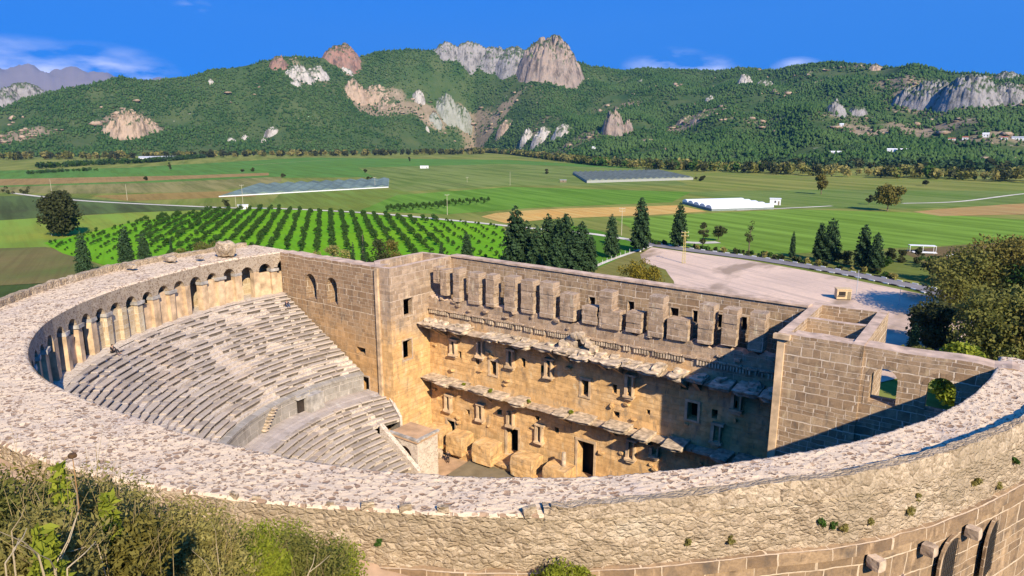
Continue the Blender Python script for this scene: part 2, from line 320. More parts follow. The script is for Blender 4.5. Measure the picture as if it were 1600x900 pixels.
for f in (0, 1):
    a, b = ringp(f, 0), ringp(f, 1); mb.add([(*a, 17), (*b, 17), (*b, ZT), (*a, ZT)])
mb.obj('gallery_vault', M['ashlar'], TH)

# outer wall: rubble above, big ashlar below
def outer_face(name, za, zb, off, mat, jit, dz=.34, dth=.45, top_fn=None):
    ths = np.arange(-191, 11.01, dth); zs = np.linspace(za, zb, int(round(abs(zb-za)/dz))+1); V = []; UV = []
    s = 0; last = None
    for t in ths:
        p = P2(t, Rout(t))
        if last: s += hypot(p[0]-last[0], p[1]-last[1])
        last = p
        for j, z in enumerate(zs):
            zz = z if (j or not top_fn) else top_fn(t)
            n = fbm(p[0], p[1], z, 4, .9)
            x, y = P2(t, Rout(t)+off+jit*n+(relief(s, z) if jit > .06 else 0)+(.035*(ZT-z) if jit > .06 else 0)); V.append((x, y, zz)); UV.append((s, z))
    m = len(zs)
    Fc = np.array([[i*m+j, i*m+j+1, (i+1)*m+j+1, (i+1)*m+j] for i in range(len(ths)-1) for j in range(m-1)])
    return np_mesh(name, V, Fc, mat, smooth=True, uv=UV)
OW = link('outer_wall', outer_face('outer_wall', 20.5, -3.4, .26, M['ashlar_big'], .05), TH)
link('rubble_band', outer_face('rubble_band', 23.32, 20.42, -.05, M['rubble'], .24, .115, .17), OW)
mb = MB(); ths = np.arange(-191, 11.1, .6); prev = None; jo = 0
for i, t in enumerate(ths):
    if i % 4 == 0: jo = random.uniform(-.05, .05)
    w = jo+.06*fbm(t, 1, 2, 3, .8); cur = [(*P2(t, Rout(t)+o+w*(o > .1)), z+.06*fbm(t, 5, z, 2, .7)) for o, z in ((.1, 20.12), (.36, 20.16), (.34, 20.72), (-.1, 20.8))]
    if prev:
        for k in range(3): mb.add([prev[k], cur[k], cur[k+1], prev[k+1]], [(i*.4, k*.6), (i*.4+.4, k*.6), (i*.4+.4, k*.6+.6), (i*.4, k*.6+.6)])
    prev = cur
mb.obj('string_course', M['ashlar_big'], OW, merge=.001)
# parapets on the outer rim
def parapet(name, t0, t1, hfn, mat, w=.65):
    mb = MB(); ts = np.arange(t0, t1+.01, .55); s = 0
    prev = None
    for t in ts:
        h = hfn(t); r = Rout(t); z = ZT-.25
        j = lambda a: a*fbm(t*1.7, h, 4.1, 3, .9)
        cur = [(*P2(t, r-w+j(.2)), z), (*P2(t, r-w+.06+j(.15)), ZT+h+.15*fbm(t, 1, 2, 3, 1.1)), (*P2(t, r-.1+j(.15)), ZT+h+.2*fbm(t, 5, 2, 3, 1.3)), (*P2(t, r+.06), z)]
        if prev:
            s0 = s; s += r*radians(.55)
            for k in range(3):
                mb.add([prev[k], prev[k+1], cur[k+1], cur[k]], [(s0, k*.6), (s0, k*.6+.6), (s, k*.6+.6), (s, k*.6)])
        prev = cur
    mb.obj(name, mat, OW, merge=.001)
parapet('parapet', -189, -117, lambda t: far_parapet(t)*(.45+.55*max(0, fbm(t*.35, 3, 8, 3, .9))+(.2 if -176 < t < -140 else 0)), M['rubble'], .9)
parapet('parapet', -47, 10, lambda t: .12+.75*near_parapet(t), M['rubble'], .7)
for px, py, s in [(345, 792, .4), (402, 778, .35), (515, 790, .3), (572, 797, .55), (633, 797, .5), (692, 805, .5), (832, 818, .6), (880, 812, .75), (942, 806, .65), (950, 798, .4), (1058, 800, .6), (1110, 794, .35), (1152, 787, .4), (1228, 773, .8), (1180, 782, .35)]:
    p = atz(px, py, ZT); t = theta(p[0], p[1]); x, y = P2(t, Rout(t)-.18)
    mb = MB(); mb.rbox((x, y, ZT+s*.12), (s*1.1, s*.4, s*.7), radians(t+90)+random.uniform(-.5, .5), 0, s*.10, 3, .05)
    mb.obj('edge_stone', M['rubble'], OW)
# remnant of upper masonry on the far rim
def lump(name, c, dims, mat, parent, amp=.25, seed=0, sub=4, kind='ico'):
    import bmesh
    bm = bmesh.new(); bmesh.ops.create_icosphere(bm, subdivisions=sub, radius=1)
    for v in bm.verts:
        d = v.co.copy(); n = fbm(d.x+seed*3.1, d.y-seed, d.z, 4, 1.4); k = 1+amp*n*2
        q = Vector((max(-.82, min(.82, d.x*1.05)), max(-.82, min(.82, d.y*1.05)), max(-.7, min(.75, d.z*1.05))))
        v.co = Vector((q.x*k*dims[0]/2, q.y*k*dims[1]/2, q.z*k*dims[2]/2))
    me = bpy.data.meshes.new(name); bm.to_mesh(me); bm.free(); me.materials.append(mat)
    me.uv_layers.new(name='UVMap'); uv = np.zeros((len(me.loops), 2), 'f')
    for l in me.loops: co = me.vertices[l.vertex_index].co; uv[l.index] = (co.x+co.y*.6, co.z)
    me.uv_layers[0].data.foreach_set('uv', uv.ravel())
    return link(name, me, parent, c)
p = atz(352, 396, 23.9); lump('masonry_remnant', (p[0], p[1], 24.5), (3.5, 2.2, 2.7), M['rubble'], OW, .15, 3)
for px, py, d in [(265, 403, 1.3), (312, 401, .8), (205, 415, 1.0)]:
    p = atz(px, py, 24); lump('masonry_remnant', (p[0], p[1], 23.9), (d*1.9, d, d*.7), M['archs'], OW, .16, px)

# arched windows, brackets and the pale buttress on the outer wall
def outer_window(px0, px1, py0, py1):
    a = onwall((px0+px1)/2, (py0+py1)/2, .26); t = theta(a[0], a[1]); r = Rout(t)+.26
    nrm = Vector((cos(radians(t)), sin(radians(t)), 0)); tan = Vector((-nrm.y, nrm.x, 0))
    o = Vector((*P2(t, r), 0)); top = onwall((px0+px1)/2, py0, .26)[2]; w = 1.12; zb = top-3.1
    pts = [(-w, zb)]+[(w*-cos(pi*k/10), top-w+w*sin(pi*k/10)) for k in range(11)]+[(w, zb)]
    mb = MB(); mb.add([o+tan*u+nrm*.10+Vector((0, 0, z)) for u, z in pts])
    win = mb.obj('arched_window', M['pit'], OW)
    mb = MB(); po = [(-w-.22, zb)]+[((w+.22)*-cos(pi*k/10), top-w+(w+.22)*sin(pi*k/10)) for k in range(11)]+[(w+.22, zb)]
    for k in range(12):
        q = [pts[k], pts[k+1], po[k+1], po[k]]
        mb.add([o+tan*u+nrm*.13+Vector((0, 0, z)) for u, z in q]); mb.add([o+tan*u+nrm*d+Vector((0, 0, z)) for (u, z), d in ((pts[k], .0), (pts[k+1], .0), (pts[k+1], .13), (pts[k], .13))]); mb.add([o+tan*u+nrm*d+Vector((0, 0, z)) for (u, z), d in ((po[k], .0), (po[k+1], .0), (po[k+1], .13), (po[k], .13))])
    mb.obj('stone_surround', M['ashlar_big'], win)
    mb = MB()
    for k in range(-3, 4): mb.tube(o+tan*k*.24+nrm*.125+Vector((0, 0, zb)), o+tan*k*.24+nrm*.125+Vector((0, 0, top-.12-abs(k)*.1)), .012, .012, 5)
    for k in range(6): mb.tube(o-tan*.88+nrm*.125+Vector((0, 0, zb+.3+k*.4)), o+tan*.88+nrm*.125+Vector((0, 0, zb+.3+k*.4)), .012, .012, 5)
    mb.obj('iron_grille', M['metal'], win)
outer_window(1464, 1500, 842, 900); outer_window(1530, 1562, 816, 890)
for px, py in [(1356, 872), (1438, 852), (1506, 826)]:
    a = onwall(px, py, .26); t = theta(a[0], a[1]); x, y = P2(t, Rout(t)+.26+.42)
    mb = MB(); mb.rbox((x, y, a[2]), (.62, .5, .55), radians(t), 0, .04, 4, .05)
    mb.obj('stone_bracket', M['trim'], OW)
a = onwall(1402, 890, .26); t = theta(a[0], a[1]); lump('pale_buttress', (*P2(t, Rout(t)+.3), a[2]-1.9), (1.3, 1.6, 4.2), M['bed'], OW, .15, 5)

# gallery: back wall, floor, arches and piers
mb = MB()
for i in range(160):
    f0, f1 = i/160, (i+1)/160; t0, t1 = -192.6+205.1*f0, -192.6+205.1*f1
    a, b = P2(t0, Rin(t0)+2.7), P2(t1, Rin(t1)+2.7); s = f0*135, f1*135
    mb.add([(*a, 17.4), (*b, 17.4), (*b, 23), (*a, 23)], [(s[0], 17.4), (s[1], 17.4), (s[1], 23), (s[0], 23)])
mb.obj('gallery_back_wall', M['yellow'], TH)
NB = 54; AR = empty('arcade'); AR.parent = TH
for i in range(NB):
    f0, f1 = i/NB, (i+1)/NB; ta, tb = -192.6+205.1*f0, -192.6+205.1*f1
    A = Vector((*P2(ta, Rin(ta)), 0)); B = Vector((*P2(tb, Rin(tb)), 0)); u = (B-A); Lb = u.length; u.normalize(); n = Vector((-u.y, u.x, 0))   # n: towards the orchestra
    if n.dot(Vector((C0[0], C0[1], 0))-A) < 0: n = -n
    pw = Lb*random.uniform(.30, .40); hw = (Lb-pw)/2; zs = 21.25+random.uniform(-.2, .15)
    def pt(x, d, z): q = A+u*x-n*d; return (q.x, q.y, z)
    px_i = prj(np.array([[A.x, A.y, 21]]))[0][0][0]
    # arch block
    mb = MB(); c = Lb/2; K = 9
    arc = [(c-hw*cos(pi*k/K), zs+hw*sin(pi*k/K)) for k in range(K+1)]
    low = [(0, zs)]+arc+[(Lb, zs)]; T = 23.27
    for d, rev in ((.0, 0), (.8, 1)):
        for k in range(len(low)-1):
            (x0, z0), (x1, z1) = low[k], low[k+1]
            if x1-x0 > 1e-4: mb.add([pt(x0, d, z0), pt(x1, d, z1), pt(x1, d, T), pt(x0, d, T)], [(x0+i*3, z0), (x1+i*3, z1), (x1+i*3, T), (x0+i*3, T)])
    for k in range(K):
        (x0, z0), (x1, z1) = arc[k], arc[k+1]; mb.add([pt(x0, 0, z0), pt(x1, 0, z1), pt(x1, .8, z1), pt(x0, .8, z0)])
    mb.obj('arch', M['archs'], AR)
    # pier straddles the bay line
    mb = MB(); q = []
    for z in (17.4, zs+.02):
        for x, d in ((-pw/2, -.04), (pw/2, -.04), (pw/2, .8), (-pw/2, .8)): q.append(pt(x+random.uniform(-.05, .05), d+random.uniform(-.05, .05), z))
    mb.hexa(q)
    if random.random() < .75:
        q = []; e = random.uniform(.05, .22)
        for z in (zs-.32, zs+.05):
            for x, d in ((-pw/2-e, -.04-e), (pw/2+e, -.04-e), (pw/2+e, .8), (-pw/2-e, .8)): q.append(pt(x, d+random.uniform(-.05, .05), z))
        mb.hexa(q, 1)
    mb.obj('pier', [M['yellow'] if 156 < px_i < 230 else M['plaster'], M['greystone']], AR)
    infill = ('yellow' if 150 < px_i < 228 else 'plaster' if random.random() < (.45 if px_i > 228 else .15) else None)
    if infill:
        mb = MB(); zt = zs+random.uniform(-.9, .1); q = []
        for z in (17.4, zt):
            for x, d in ((pw/2-.02, .42), (Lb-pw/2+.02, .42), (Lb-pw/2+.02, .75), (pw/2-.02, .75)): q.append(pt(x, d, z))
        mb.hexa(q); mb.obj('infill_wall', M[infill], AR)

# seating tiers
def th_lim(r, y=-6.05):
    return -180-degrees(asin(min(.99, (y-C0[1])/r))), degrees(asin(min(.99, (y-C0[1])/r)))
def steps(name, N, rfn, zfn, parent, t0fn, keep):
    rows = []
    for k in range(N):
        mb = MB(); bed = mb; r_mid = rfn(-170, k); ta, tb = t0fn(r_mid); t = ta+.15
        nb = 90
        for i in range(nb):                       # bedding under the blocks
            a = ta+(tb-ta)*i/nb; b = ta+(tb-ta)*(i+1)/nb; z = zfn(k)-.13; z0 = zfn(k-1)-.13
            r0a, r1a, r0b, r1b = rfn(a, k)+.12, rfn(a, k+1)+.12, rfn(b, k)+.12, rfn(b, k+1)+.12; s0, s1 = a*.6, b*.6
            bed.add([(*P2(a, r0a), z), (*P2(a, r1a), z), (*P2(b, r1b), z), (*P2(b, r0b), z)], [(s0, r0a), (s0, r1a), (s1, r1a), (s1, r0a)], 1)
            bed.add([(*P2(a, r0a), z0), (*P2(a, r0a), z), (*P2(b, r0b), z), (*P2(b, r0b), z0)], [(s0, z0), (s0, z), (s1, z), (s1, z0)], 1)
        while t < tb-.2:
            ln = random.choice([1.1, 1.6, 2.0, 2.6, 3.2])*random.uniform(.85, 1.15); dt = degrees(ln/r_mid); e = min(t+dt, tb-.05); m = (t+e)/2
            if keep(m, k, r_mid):
                r0, run = rfn(m, k), rfn(m, k+1)-rfn(m, k); dz, dr = random.gauss(0, .022), random.gauss(0, .032); tilt = random.gauss(0, .018); sh = random.uniform(1.12, 1.25)
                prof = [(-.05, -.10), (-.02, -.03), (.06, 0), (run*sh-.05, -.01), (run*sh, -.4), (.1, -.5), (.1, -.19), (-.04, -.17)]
                rings = []
                for w, ins in ((0, .035), (.06, 0), (.94, 0), (1, .035)):
                    th = t+(e-t-degrees(.075/r_mid))*w; g = tilt*(w-.5)*2
                    rings.append([(*P2(th, r0+dr+max(ins, 0)*(1 if a < run*.5 else -1)+a), zfn(k)+dz+g+b-(ins if b > -.1 else 0)) for a, b in prof])
                for q in range(3):
                    for j in range(8):
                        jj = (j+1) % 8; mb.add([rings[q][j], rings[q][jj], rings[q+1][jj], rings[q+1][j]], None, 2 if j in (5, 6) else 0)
                mb.add(rings[0]); mb.add(rings[3][::-1])
            t = e
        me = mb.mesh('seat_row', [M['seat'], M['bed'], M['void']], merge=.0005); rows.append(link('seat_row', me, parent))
NUP = 21
def r_up(t, k): r1 = Rin(t)-1.1; return 26.4+(r1-26.4)*k/NUP
def z_up(k): return 9.05+(17.5-9.05)*(k+1)/NUP
def keep_up(t, k, r):
    x, y = P2(t, r)
    if abs(((t+172) % 13.5)-6.7) < degrees(.38/r): return False
    v = fbm(x, y, 2, 3, .22)
    bad = -174 < t < -163 and abs((t+172)*1.3-(18-k)*.55) < 2.0
    return random.random() > (.55 if bad else .05 if v < .12 else .24)
UC = empty('upper_seating'); UC.parent = TH
steps('upper', NUP, r_up, z_up, UC, th_lim, keep_up)
NLO = 15
def r_lo(t, k): return 12.6+(22.9-12.6)*k/NLO
def z_lo(k): return .6+(6.42-.6)*(k+1)/NLO
LC = empty('lower_seating'); LC.parent = TH
steps('lower', NLO, r_lo, z_lo, LC, lambda r: (-180-degrees(asin(2.6/r)) if r < 18.6 else -199.5, 19.5), lambda t, k, r: abs(((t+178) % 20)-8) > degrees(.36/r) and random.random() > .035)
mb = MB()                                        # gallery floor, podium, passage between the tiers
for i in range(180):
    a, b = -193+206*i/180, -193+206*(i+1)/180
    if i % 4: mb.add([(*P2(a, Rin(a)-1.15), 17.5), (*P2(a, Rin(a)+2.75), 17.5), (*P2(b, Rin(b)+2.75), 17.5), (*P2(b, Rin(b)-1.15), 17.5)], [(a*.65, 0), (a*.65, 3.9), (b*.65, 3.9), (b*.65, 0)])
    else: mb.add([(*P2(a, Rin(a)-1.15), 17.5), (*P2(a, Rin(a)+2.75), 17.5), (*P2(b, Rin(b)+2.75), 17.5), (*P2(b, Rin(b)-1.15), 17.5)], [(a*.65, 0), (a*.65, 3.9), (b*.65, 3.9), (b*.65, 0)])
mb.obj('gallery_floor', M['bed'], TH)
pod = MB(); nich = []
for i in range(150):
    a, b = -195.4+210.8*i/150, -195.4+210.8*(i+1)/150; s0, s1 = a*.45, b*.45
    pod.add([(*P2(a, 25.8), 6.5), (*P2(b, 25.8), 6.5), (*P2(b, 25.8), 8.9), (*P2(a, 25.8), 8.9)], [(s0, 6.5), (s1, 6.5), (s1, 8.9), (s0, 8.9)])
    pod.add([(*P2(a, 25.66), 8.9), (*P2(b, 25.66), 8.9), (*P2(b, 26.6), 9.06), (*P2(a, 26.6), 9.06)], [(s0, 0), (s1, 0), (s1, .8), (s0, .8)])
    pod.add([(*P2(a, 25.66), 8.62), (*P2(b, 25.66), 8.62), (*P2(b, 25.66), 8.9), (*P2(a, 25.66), 8.9)], [(s0, 0), (s1, 0), (s1, .3), (s0, .3)])
POD = pod.obj('podium_wall', ashlar('grey_podium_ashlar', (.36, .32, .27), (.47, .42, .36), (.60, .52, .44), 1.9, 1.05, .03, (.22, .19, .16), .5), TH)
mb = MB()
for i in range(150):
    a, b = -198+217*i/150, -198+217*(i+1)/150
    for r0, r1, z0, z1 in ((22.7, 23.7, 6.44, 6.44), (23.7, 24.0, 6.44, 6.5), (24.0, 25.9, 6.5, 6.5)):
        mb.add([(*P2(a, r0), z0), (*P2(a, r1), z1), (*P2(b, r1), z1), (*P2(b, r0), z0)], [(a*.42, r0), (a*.42, r1), (b*.42, r1), (b*.42, r0)])
mb.obj('passage_paving', ashlar('pale_paving', (.52, .43, .36), (.62, .52, .44), (.66, .57, .49), 1.4, .9, .02, (.4, .32, .26), .4), TH)
for px, py in [(470, 633)]:                      # doorway block under the upper tier with its dark mouth
    p = atz(px, py+8, 6.5); t = theta(p[0], p[1])
    mb = MB(); c = P2(t, 25.25); mb.box((*P2(t-2.6, 25.15), 7.55), (1.5, 2.1, 2.1), radians(t), 0, .05); mb.box((*P2(t+.5, 25.55), 8.55), (.8, 1.9, .45), radians(t), 0, .04)
    d = mb.obj('vomitorium', M['greystone'], POD)
    mb = MB(); mb.box((*P2(t+.6, 25.72), 7.35), (.25, 1.2, 1.7), radians(t)); mb.obj('doorway', M['pit'], d)
for k in range(8):                               # steps set against the podium
    p = aty(540-5.2*k*.7, 595+3.4*k*1.05, -9.5); t = -166.5+k*.35
    mb = MB(); mb.box((*P2(-163.5+k*.62, 25.5), 8.7-.27*k), (.62, .5, .14), radians(t), 0, .03); mb.obj('podium_step', M['marble'], POD)

# straight walls with openings
def wall(name, P0, P1, z0, z1, t, holes, mat, parent, jit=.12, uoff=0, coping=None, fine=1.0, rel=.035):
    P0 = Vector((*P0, 0)); P1 = Vector((*P1, 0)); d = P1-P0; Lw = d.length; d.normalize(); n = Vector((d.y, -d.x, 0))
    us = {0, Lw}; zz = {z0, z1}
    for h in holes: us |= {h[0], h[1]}; zz |= {h[2], h[3]}
    def sub(s, st):
        s = sorted(s); o = []
        for a, b in zip(s[:-1], s[1:]):
            k = max(1, int((b-a)/st)); o += [a+(b-a)*i/k for i in range(k)]
        return o+[s[-1]]
    us = sub(us, fine); zs = sub(zz, 1.2*fine); tj = [z1-abs(random.gauss(0, jit)) for _ in us]
    def q(i, j, k):
        u = us[i]; z = tj[i] if j == len(zs)-1 else zs[j]
        w = rel*fbm(u+uoff, z, k*7, 3, .8/fine) if 0 < i < len(us)-1 else 0
        p = P0+d*u+n*(w-(t if k else 0)); return (p.x, p.y, z)
    ins = lambda u, z: any(h[0] < u < h[1] and h[2] < z < h[3] for h in holes)
    mb = MB()
    for i in range(len(us)-1):
        um = (us[i]+us[i+1])/2
        for j in range(len(zs)-1):
            if ins(um, (zs[j]+zs[j+1])/2): continue
            uv = [(us[i]+uoff, zs[j]), (us[i+1]+uoff, zs[j]), (us[i+1]+uoff, zs[j+1]), (us[i]+uoff, zs[j+1])]
            mb.add([q(i, j, 0), q(i+1, j, 0), q(i+1, j+1, 0), q(i, j+1, 0)], uv)
            mb.add([q(i+1, j, 1), q(i, j, 1), q(i, j+1, 1), q(i+1, j+1, 1)], [uv[1], uv[0], uv[3], uv[2]])
        J = len(zs)-1
        mb.add([q(i, J, 0), q(i+1, J, 0), q(i+1, J, 1), q(i, J, 1)], [(us[i], 0), (us[i+1], 0), (us[i+1], t), (us[i], t)], 1)
    for i in (0, len(us)-1):
        for j in range(len(zs)-1): mb.add([q(i, j, 0), q(i, j, 1), q(i, j+1, 1), q(i, j+1, 0)], [(0, zs[j]), (t, zs[j]), (t, zs[j+1]), (0, zs[j+1])])
    def W_(u, k, z): p = P0+d*u-n*k; return (p.x, p.y, z)
    for h in holes:
        u0, u1, a, b = h[:4]
        if len(h) > 4:                            # round head
            r = (u1-u0)/2; c = (u0+u1)/2; sp = b-r; K = 10; arc = [(c-r*cos(pi*k/K), sp+r*sin(pi*k/K)) for k in range(K+1)]
            for k in range(K):
                (x0, y0), (x1, y1) = arc[k], arc[k+1]
                for dd in (0.012, t-.012): mb.add([W_(x0, dd, y0), W_(x1, dd, y1), W_(x1, dd, b), W_(x0, dd, b)], [(x0+uoff, y0), (x1+uoff, y1), (x1+uoff, b), (x0+uoff, b)])
                mb.add([W_(x0, .012, y0), W_(x1, .012, y1), W_(x1, t-.012, y1), W_(x0, t-.012, y0)], [(k*.2, 0), (k*.2+.2, 0), (k*.2+.2, t), (k*.2, t)])
        else: mb.add([W_(u0, 0, b), W_(u1, 0, b), W_(u1, t, b), W_(u0, t, b)], [(u0, 0), (u1, 0), (u1, t), (u0, t)])
        for u in (u0, u1): mb.add([W_(u, 0, a), W_(u, t, a), W_(u, t, b), W_(u, 0, b)], [(0, a), (t, a), (t, b), (0, b)])
        mb.add([W_(u0, 0, a), W_(u1, 0, a), W_(u1, t, a), W_(u0, t, a)], [(u0, 0), (u1, 0), (u1, t), (u0, t)])
    o = mb.obj(name, [mat, coping or M['coping']], parent)
    o_frame = (P0, d, n)
    return o, o_frame
def surround(name, fr, h, parent, mat, w=.22, pr=.07, arch=False):
    P0, d, n = fr; u0, u1, a, b = h[:4]; mb = MB(); ang = atan2(d.y, d.x)
    def bx(ua, ub, za, zb, out=pr):
        c = P0+d*((ua+ub)/2)+n*(out/2-.1); mb.box((c.x, c.y, (za+zb)/2), (ub-ua, out+.2, zb-za), ang, 0, .012)
    if arch:
        r = (u1-u0)/2; c = (u0+u1)/2; sp = b-r; K = 9
        for k in range(K):
            m = pi*(k+.5)/K; x, z = c-(r+w/2)*cos(m), sp+(r+w/2)*sin(m); p = P0+d*x+n*(pr/2-.1)
            q = []
            for out in (0, 1):
                for s, rr in ((-1, r), (1, r), (1, r+w), (-1, r+w)):
                    mm = m+s*pi/K*.48; xx, zz = c-rr*cos(mm), sp+rr*sin(mm); pp = P0+d*xx+n*(-.1 if not out else pr); q.append((pp.x, pp.y, zz))
            mb.hexa(q)
        b = sp
    bx(u0-w, u0, a, b); bx(u1, u1+w, a, b)
    if not arch: bx(u0-w, u1+w, b, b+w*1.1, pr*1.15)
    bx(u0-w*1.1, u1+w*1.1, a-.2, a, pr*1.4)
    return mb.obj(name, mat, parent)
def hole_px(P0, P1, px0, px1, py0, py1, arch=False):
    P0 = np.array(P0); P1 = np.array(P1); d = (P1-P0)/np.linalg.norm(P1-P0); n = np.array([d[1], -d[0]])
    def hit(x, y):
        r = ray(x, y); tt = ((P0-CAM[:2])@n)/(r[:2]@n); p = CAM+r*tt; return (p[:2]-P0)@d, p[2]
    um = (py0+py1)/2; xm = (px0+px1)/2
    u0, u1 = sorted((hit(px0, um)[0], hit(px1, um)[0])); b = hit(xm, py0)[1]; a = hit(xm, py1)[1]
    return (u0, u1, a, b, 1) if arch else (u0, u1, a, b)

AL0, AL1 = (-45.2, -5.35), (-24.95, -5.7)
hl = [hole_px(AL0, AL1, 478, 494, 428, 467, True), hole_px(AL0, AL1, 511, 527, 434, 475, True), hole_px(AL0, AL1, 562.5, 577, 588, 615), hole_px(AL0, AL1, 557, 571, 543, 553)]
SWL, fr = wall('side_wall', AL0, AL1, -3, 23.5, 2.2, hl, M['side'], TH, .1)
for h in hl[:2]: surround('window', fr, h, SWL, M['side'], .36, .02, True)
surround('doorway', fr, hl[2], SWL, M['trim'], .2)
AR0, AR1 = (25.6, -6.9), (46.5, -6.75)
hr = [hole_px(AR0, AR1, 1358, 1402, 576, 633, True), hole_px(AR0, AR1, 1446, 1493, 590, 652, True)]
SWR, fr = wall('side_wall', AR0, AR1, -3, 23.52, 2.0, hr, M['ashlar'], TH, .10)
for h in hr: surround('window', fr, h, SWR, M['ashlar'], .36, .02, True)
mb = MB()                                        # pale jamb of the first right window
h = hr[0]; P0, d, n = fr
# stair towers
def tower(name, corners, z1, t, holes, mat):
    T_ = None
    for i, (a, b) in enumerate(zip(corners, corners[1:]+corners[:1])):
        o, f = wall(name if T_ is None else 'tower_wall', a, b, -3, z1, t, holes.get(i, []), mat, T_ or TH, .03, i*11.3)
        if T_ is None: T_ = o
        for h in holes.get(i, []): surround('window', f, h, T_, M['trim'], .18, .04)
    return T_
def hole_x(px0, px1, py0, py1, X, y0):
    a = atx(px0, py1, X); b = atx(px1, py0, X); c = atx(px0, py0, X); return (min(a[1], b[1])-y0, max(a[1], b[1])-y0, (a[2]+atx(px1, py1, X)[2])/2, (c[2]+b[2])/2)
LT = [(-28.4, -5.8+.1), (-22.6, -5.8), (-22.6, 6.4), (-28.4, 6.4)]
LTW = tower('stair_tower', [(-25.1, -5.82), (-22.6, -5.82), (-22.6, 6.4), (-28.4, 6.4), (-28.4, -2.9)], 23.55, .75,
      {1: [hole_x(630.5, 644, 466, 493, -22.6, -5.82), hole_x(630, 643, 531, 561, -22.6, -5.82)]}, M['stage'])
mb = MB(); mb.box((-25.5, 0.5, 21.3), (5.2, 10.6, .3)); mb.obj('tower_floor', M['ashlar'], LTW)
mb = MB(); mb.box((-24.75, -5.98, 11), (.55, .3, 24.8), 0, 0, .02); mb.obj('pilaster', M['plaster'], LTW)
RTW = tower('stair_tower', [(24.5, -7.05), (31, -7.05), (31, 6.35), (24.5, 6.35)], 23.55, .85, {}, M['ashlar'])
wall('partition_wall', (25.3, -.4), (30.2, -.4), 19, 23.5, .7, [], M['ashlar'], RTW, .03)
mb = MB(); mb.box((27.7, -.3, 20.9), (5, 11.6, .3)); mb.obj('tower_floor', M['ashlar'], RTW)
mb = MB(); mb.box((24.83, -7.12, 10), (.6, .2, 26), 0, 0, .03); mb.box((24.9, -7.2, 23.3), (1.3, .5, .45), 0, 0, .03); mb.obj('pilaster', M['plaster'], RTW)

# stage wall
YA = 1.2; SA0, SA1 = (-22.62, YA), (24.52, YA)
hs_ = [hole_px(SA0, SA1, *q) for q in [(699, 711, 657, 675), (792, 810, 669, 707), (902, 928, 690, 740), (766, 776, 564, 586), (909, 920, 594, 619), (1074, 1090, 629, 656), (1064, 1076, 597, 609), (777, 784, 640, 648), (836, 843, 650, 658), (743, 749, 556, 570), (845, 851, 571, 583), (957, 964, 601, 615), (958, 968, 643, 652), (728, 734, 640, 648), (867, 873, 668, 677), (1112, 1121, 640, 654), (1144, 1152, 626, 640), (986, 996, 668, 678), (1010, 1016, 640, 648), (716, 721, 549, 560), (815, 821, 560, 574)]]
hs_[2] = (*hs_[2][:2], -.3, hs_[2][3]); hs_[1] = (*hs_[1][:2], -.3, hs_[1][3]); hs_[0] = (*hs_[0][:2], -.3, hs_[0][3])
STG, frA = wall('stage_wall', SA0, SA1, -3, 18.95, 1.3, hs_, M['stage'], TH, .25, fine=.4, rel=.10)
for h, nm in zip(hs_, ['doorway', 'doorway', 'doorway', 'window', 'window', 'window']): surround(nm, frA, h, STG, M['plaster'], .28, .09)
piers = [(676, 685, 418, 441), (687, 697, 422, 460), (707, 717, 420, 470), (730, 748, 427, 474), (758, 771, 430, 478), (787, 804, 433, 485), (813, 833, 439, 488), (842, 864, 442, 495), (874, 896, 460, 500), (908, 932, 480, 505), (935, 956, 456, 512), (940, 969, 487, 513), (977, 1001, 489, 518), (1012, 1036, 464, 525), (1041, 1075, 500, 530), (1090, 1114, 477, 536), (1127, 1152, 484, 539), (1169, 1195, 490, 548)]
for px0, px1, py0, py1 in piers:
    yf = YA-.45
    a = aty(px0, (py0+py1)/2, yf); b = aty(px1, (py0+py1)/2, yf); zt = aty((px0+px1)/2, py0, yf)[2]; zb = aty((px0+px1)/2, py1, yf)[2]-.15
    mb = MB(); x0, x1 = a[0], b[0]; w = x1-x0; z = zb; k = 0
    while z < zt-.05:
        h = min(random.uniform(.48, .62), zt-z); h = zt-z if zt-z-h < .2 else h
        e = random.uniform(-.14, .06); mb.rbox(((x0+x1)/2+e*.5, yf+.85+random.uniform(-.04, .06), z+h/2), (w*.97+e*.6, 1.5, h+.01), 0, 0, .028, 4, .015); z += h; k += 1
    mb.obj('pier', M['stage'], STG)
dent = MB()
for i in range(150):                              # dentil frieze
    x = -22.2+46.4*i/150
    if fbm(x, 0, 0, 2, .25) > .28 or random.random() < .08: continue
    dent.box((x, YA-.13, 16.85+random.uniform(-.04, .04)), (.17, .3, .5), 0, 0, .015)
dent.box((1, YA-.02, 17.0), (46.6, .12, .3)); dent.obj('dentil_frieze', M['marble'], STG)
led = MB()
for x in np.arange(-22.4, 24.2, 1.55): led.rbox((x+.77, YA-.18, 17.25+random.uniform(-.05, .05)), (1.5, .38, .22), 0, 0, .04, 2)
led.obj('cornice', M['stage'], STG)
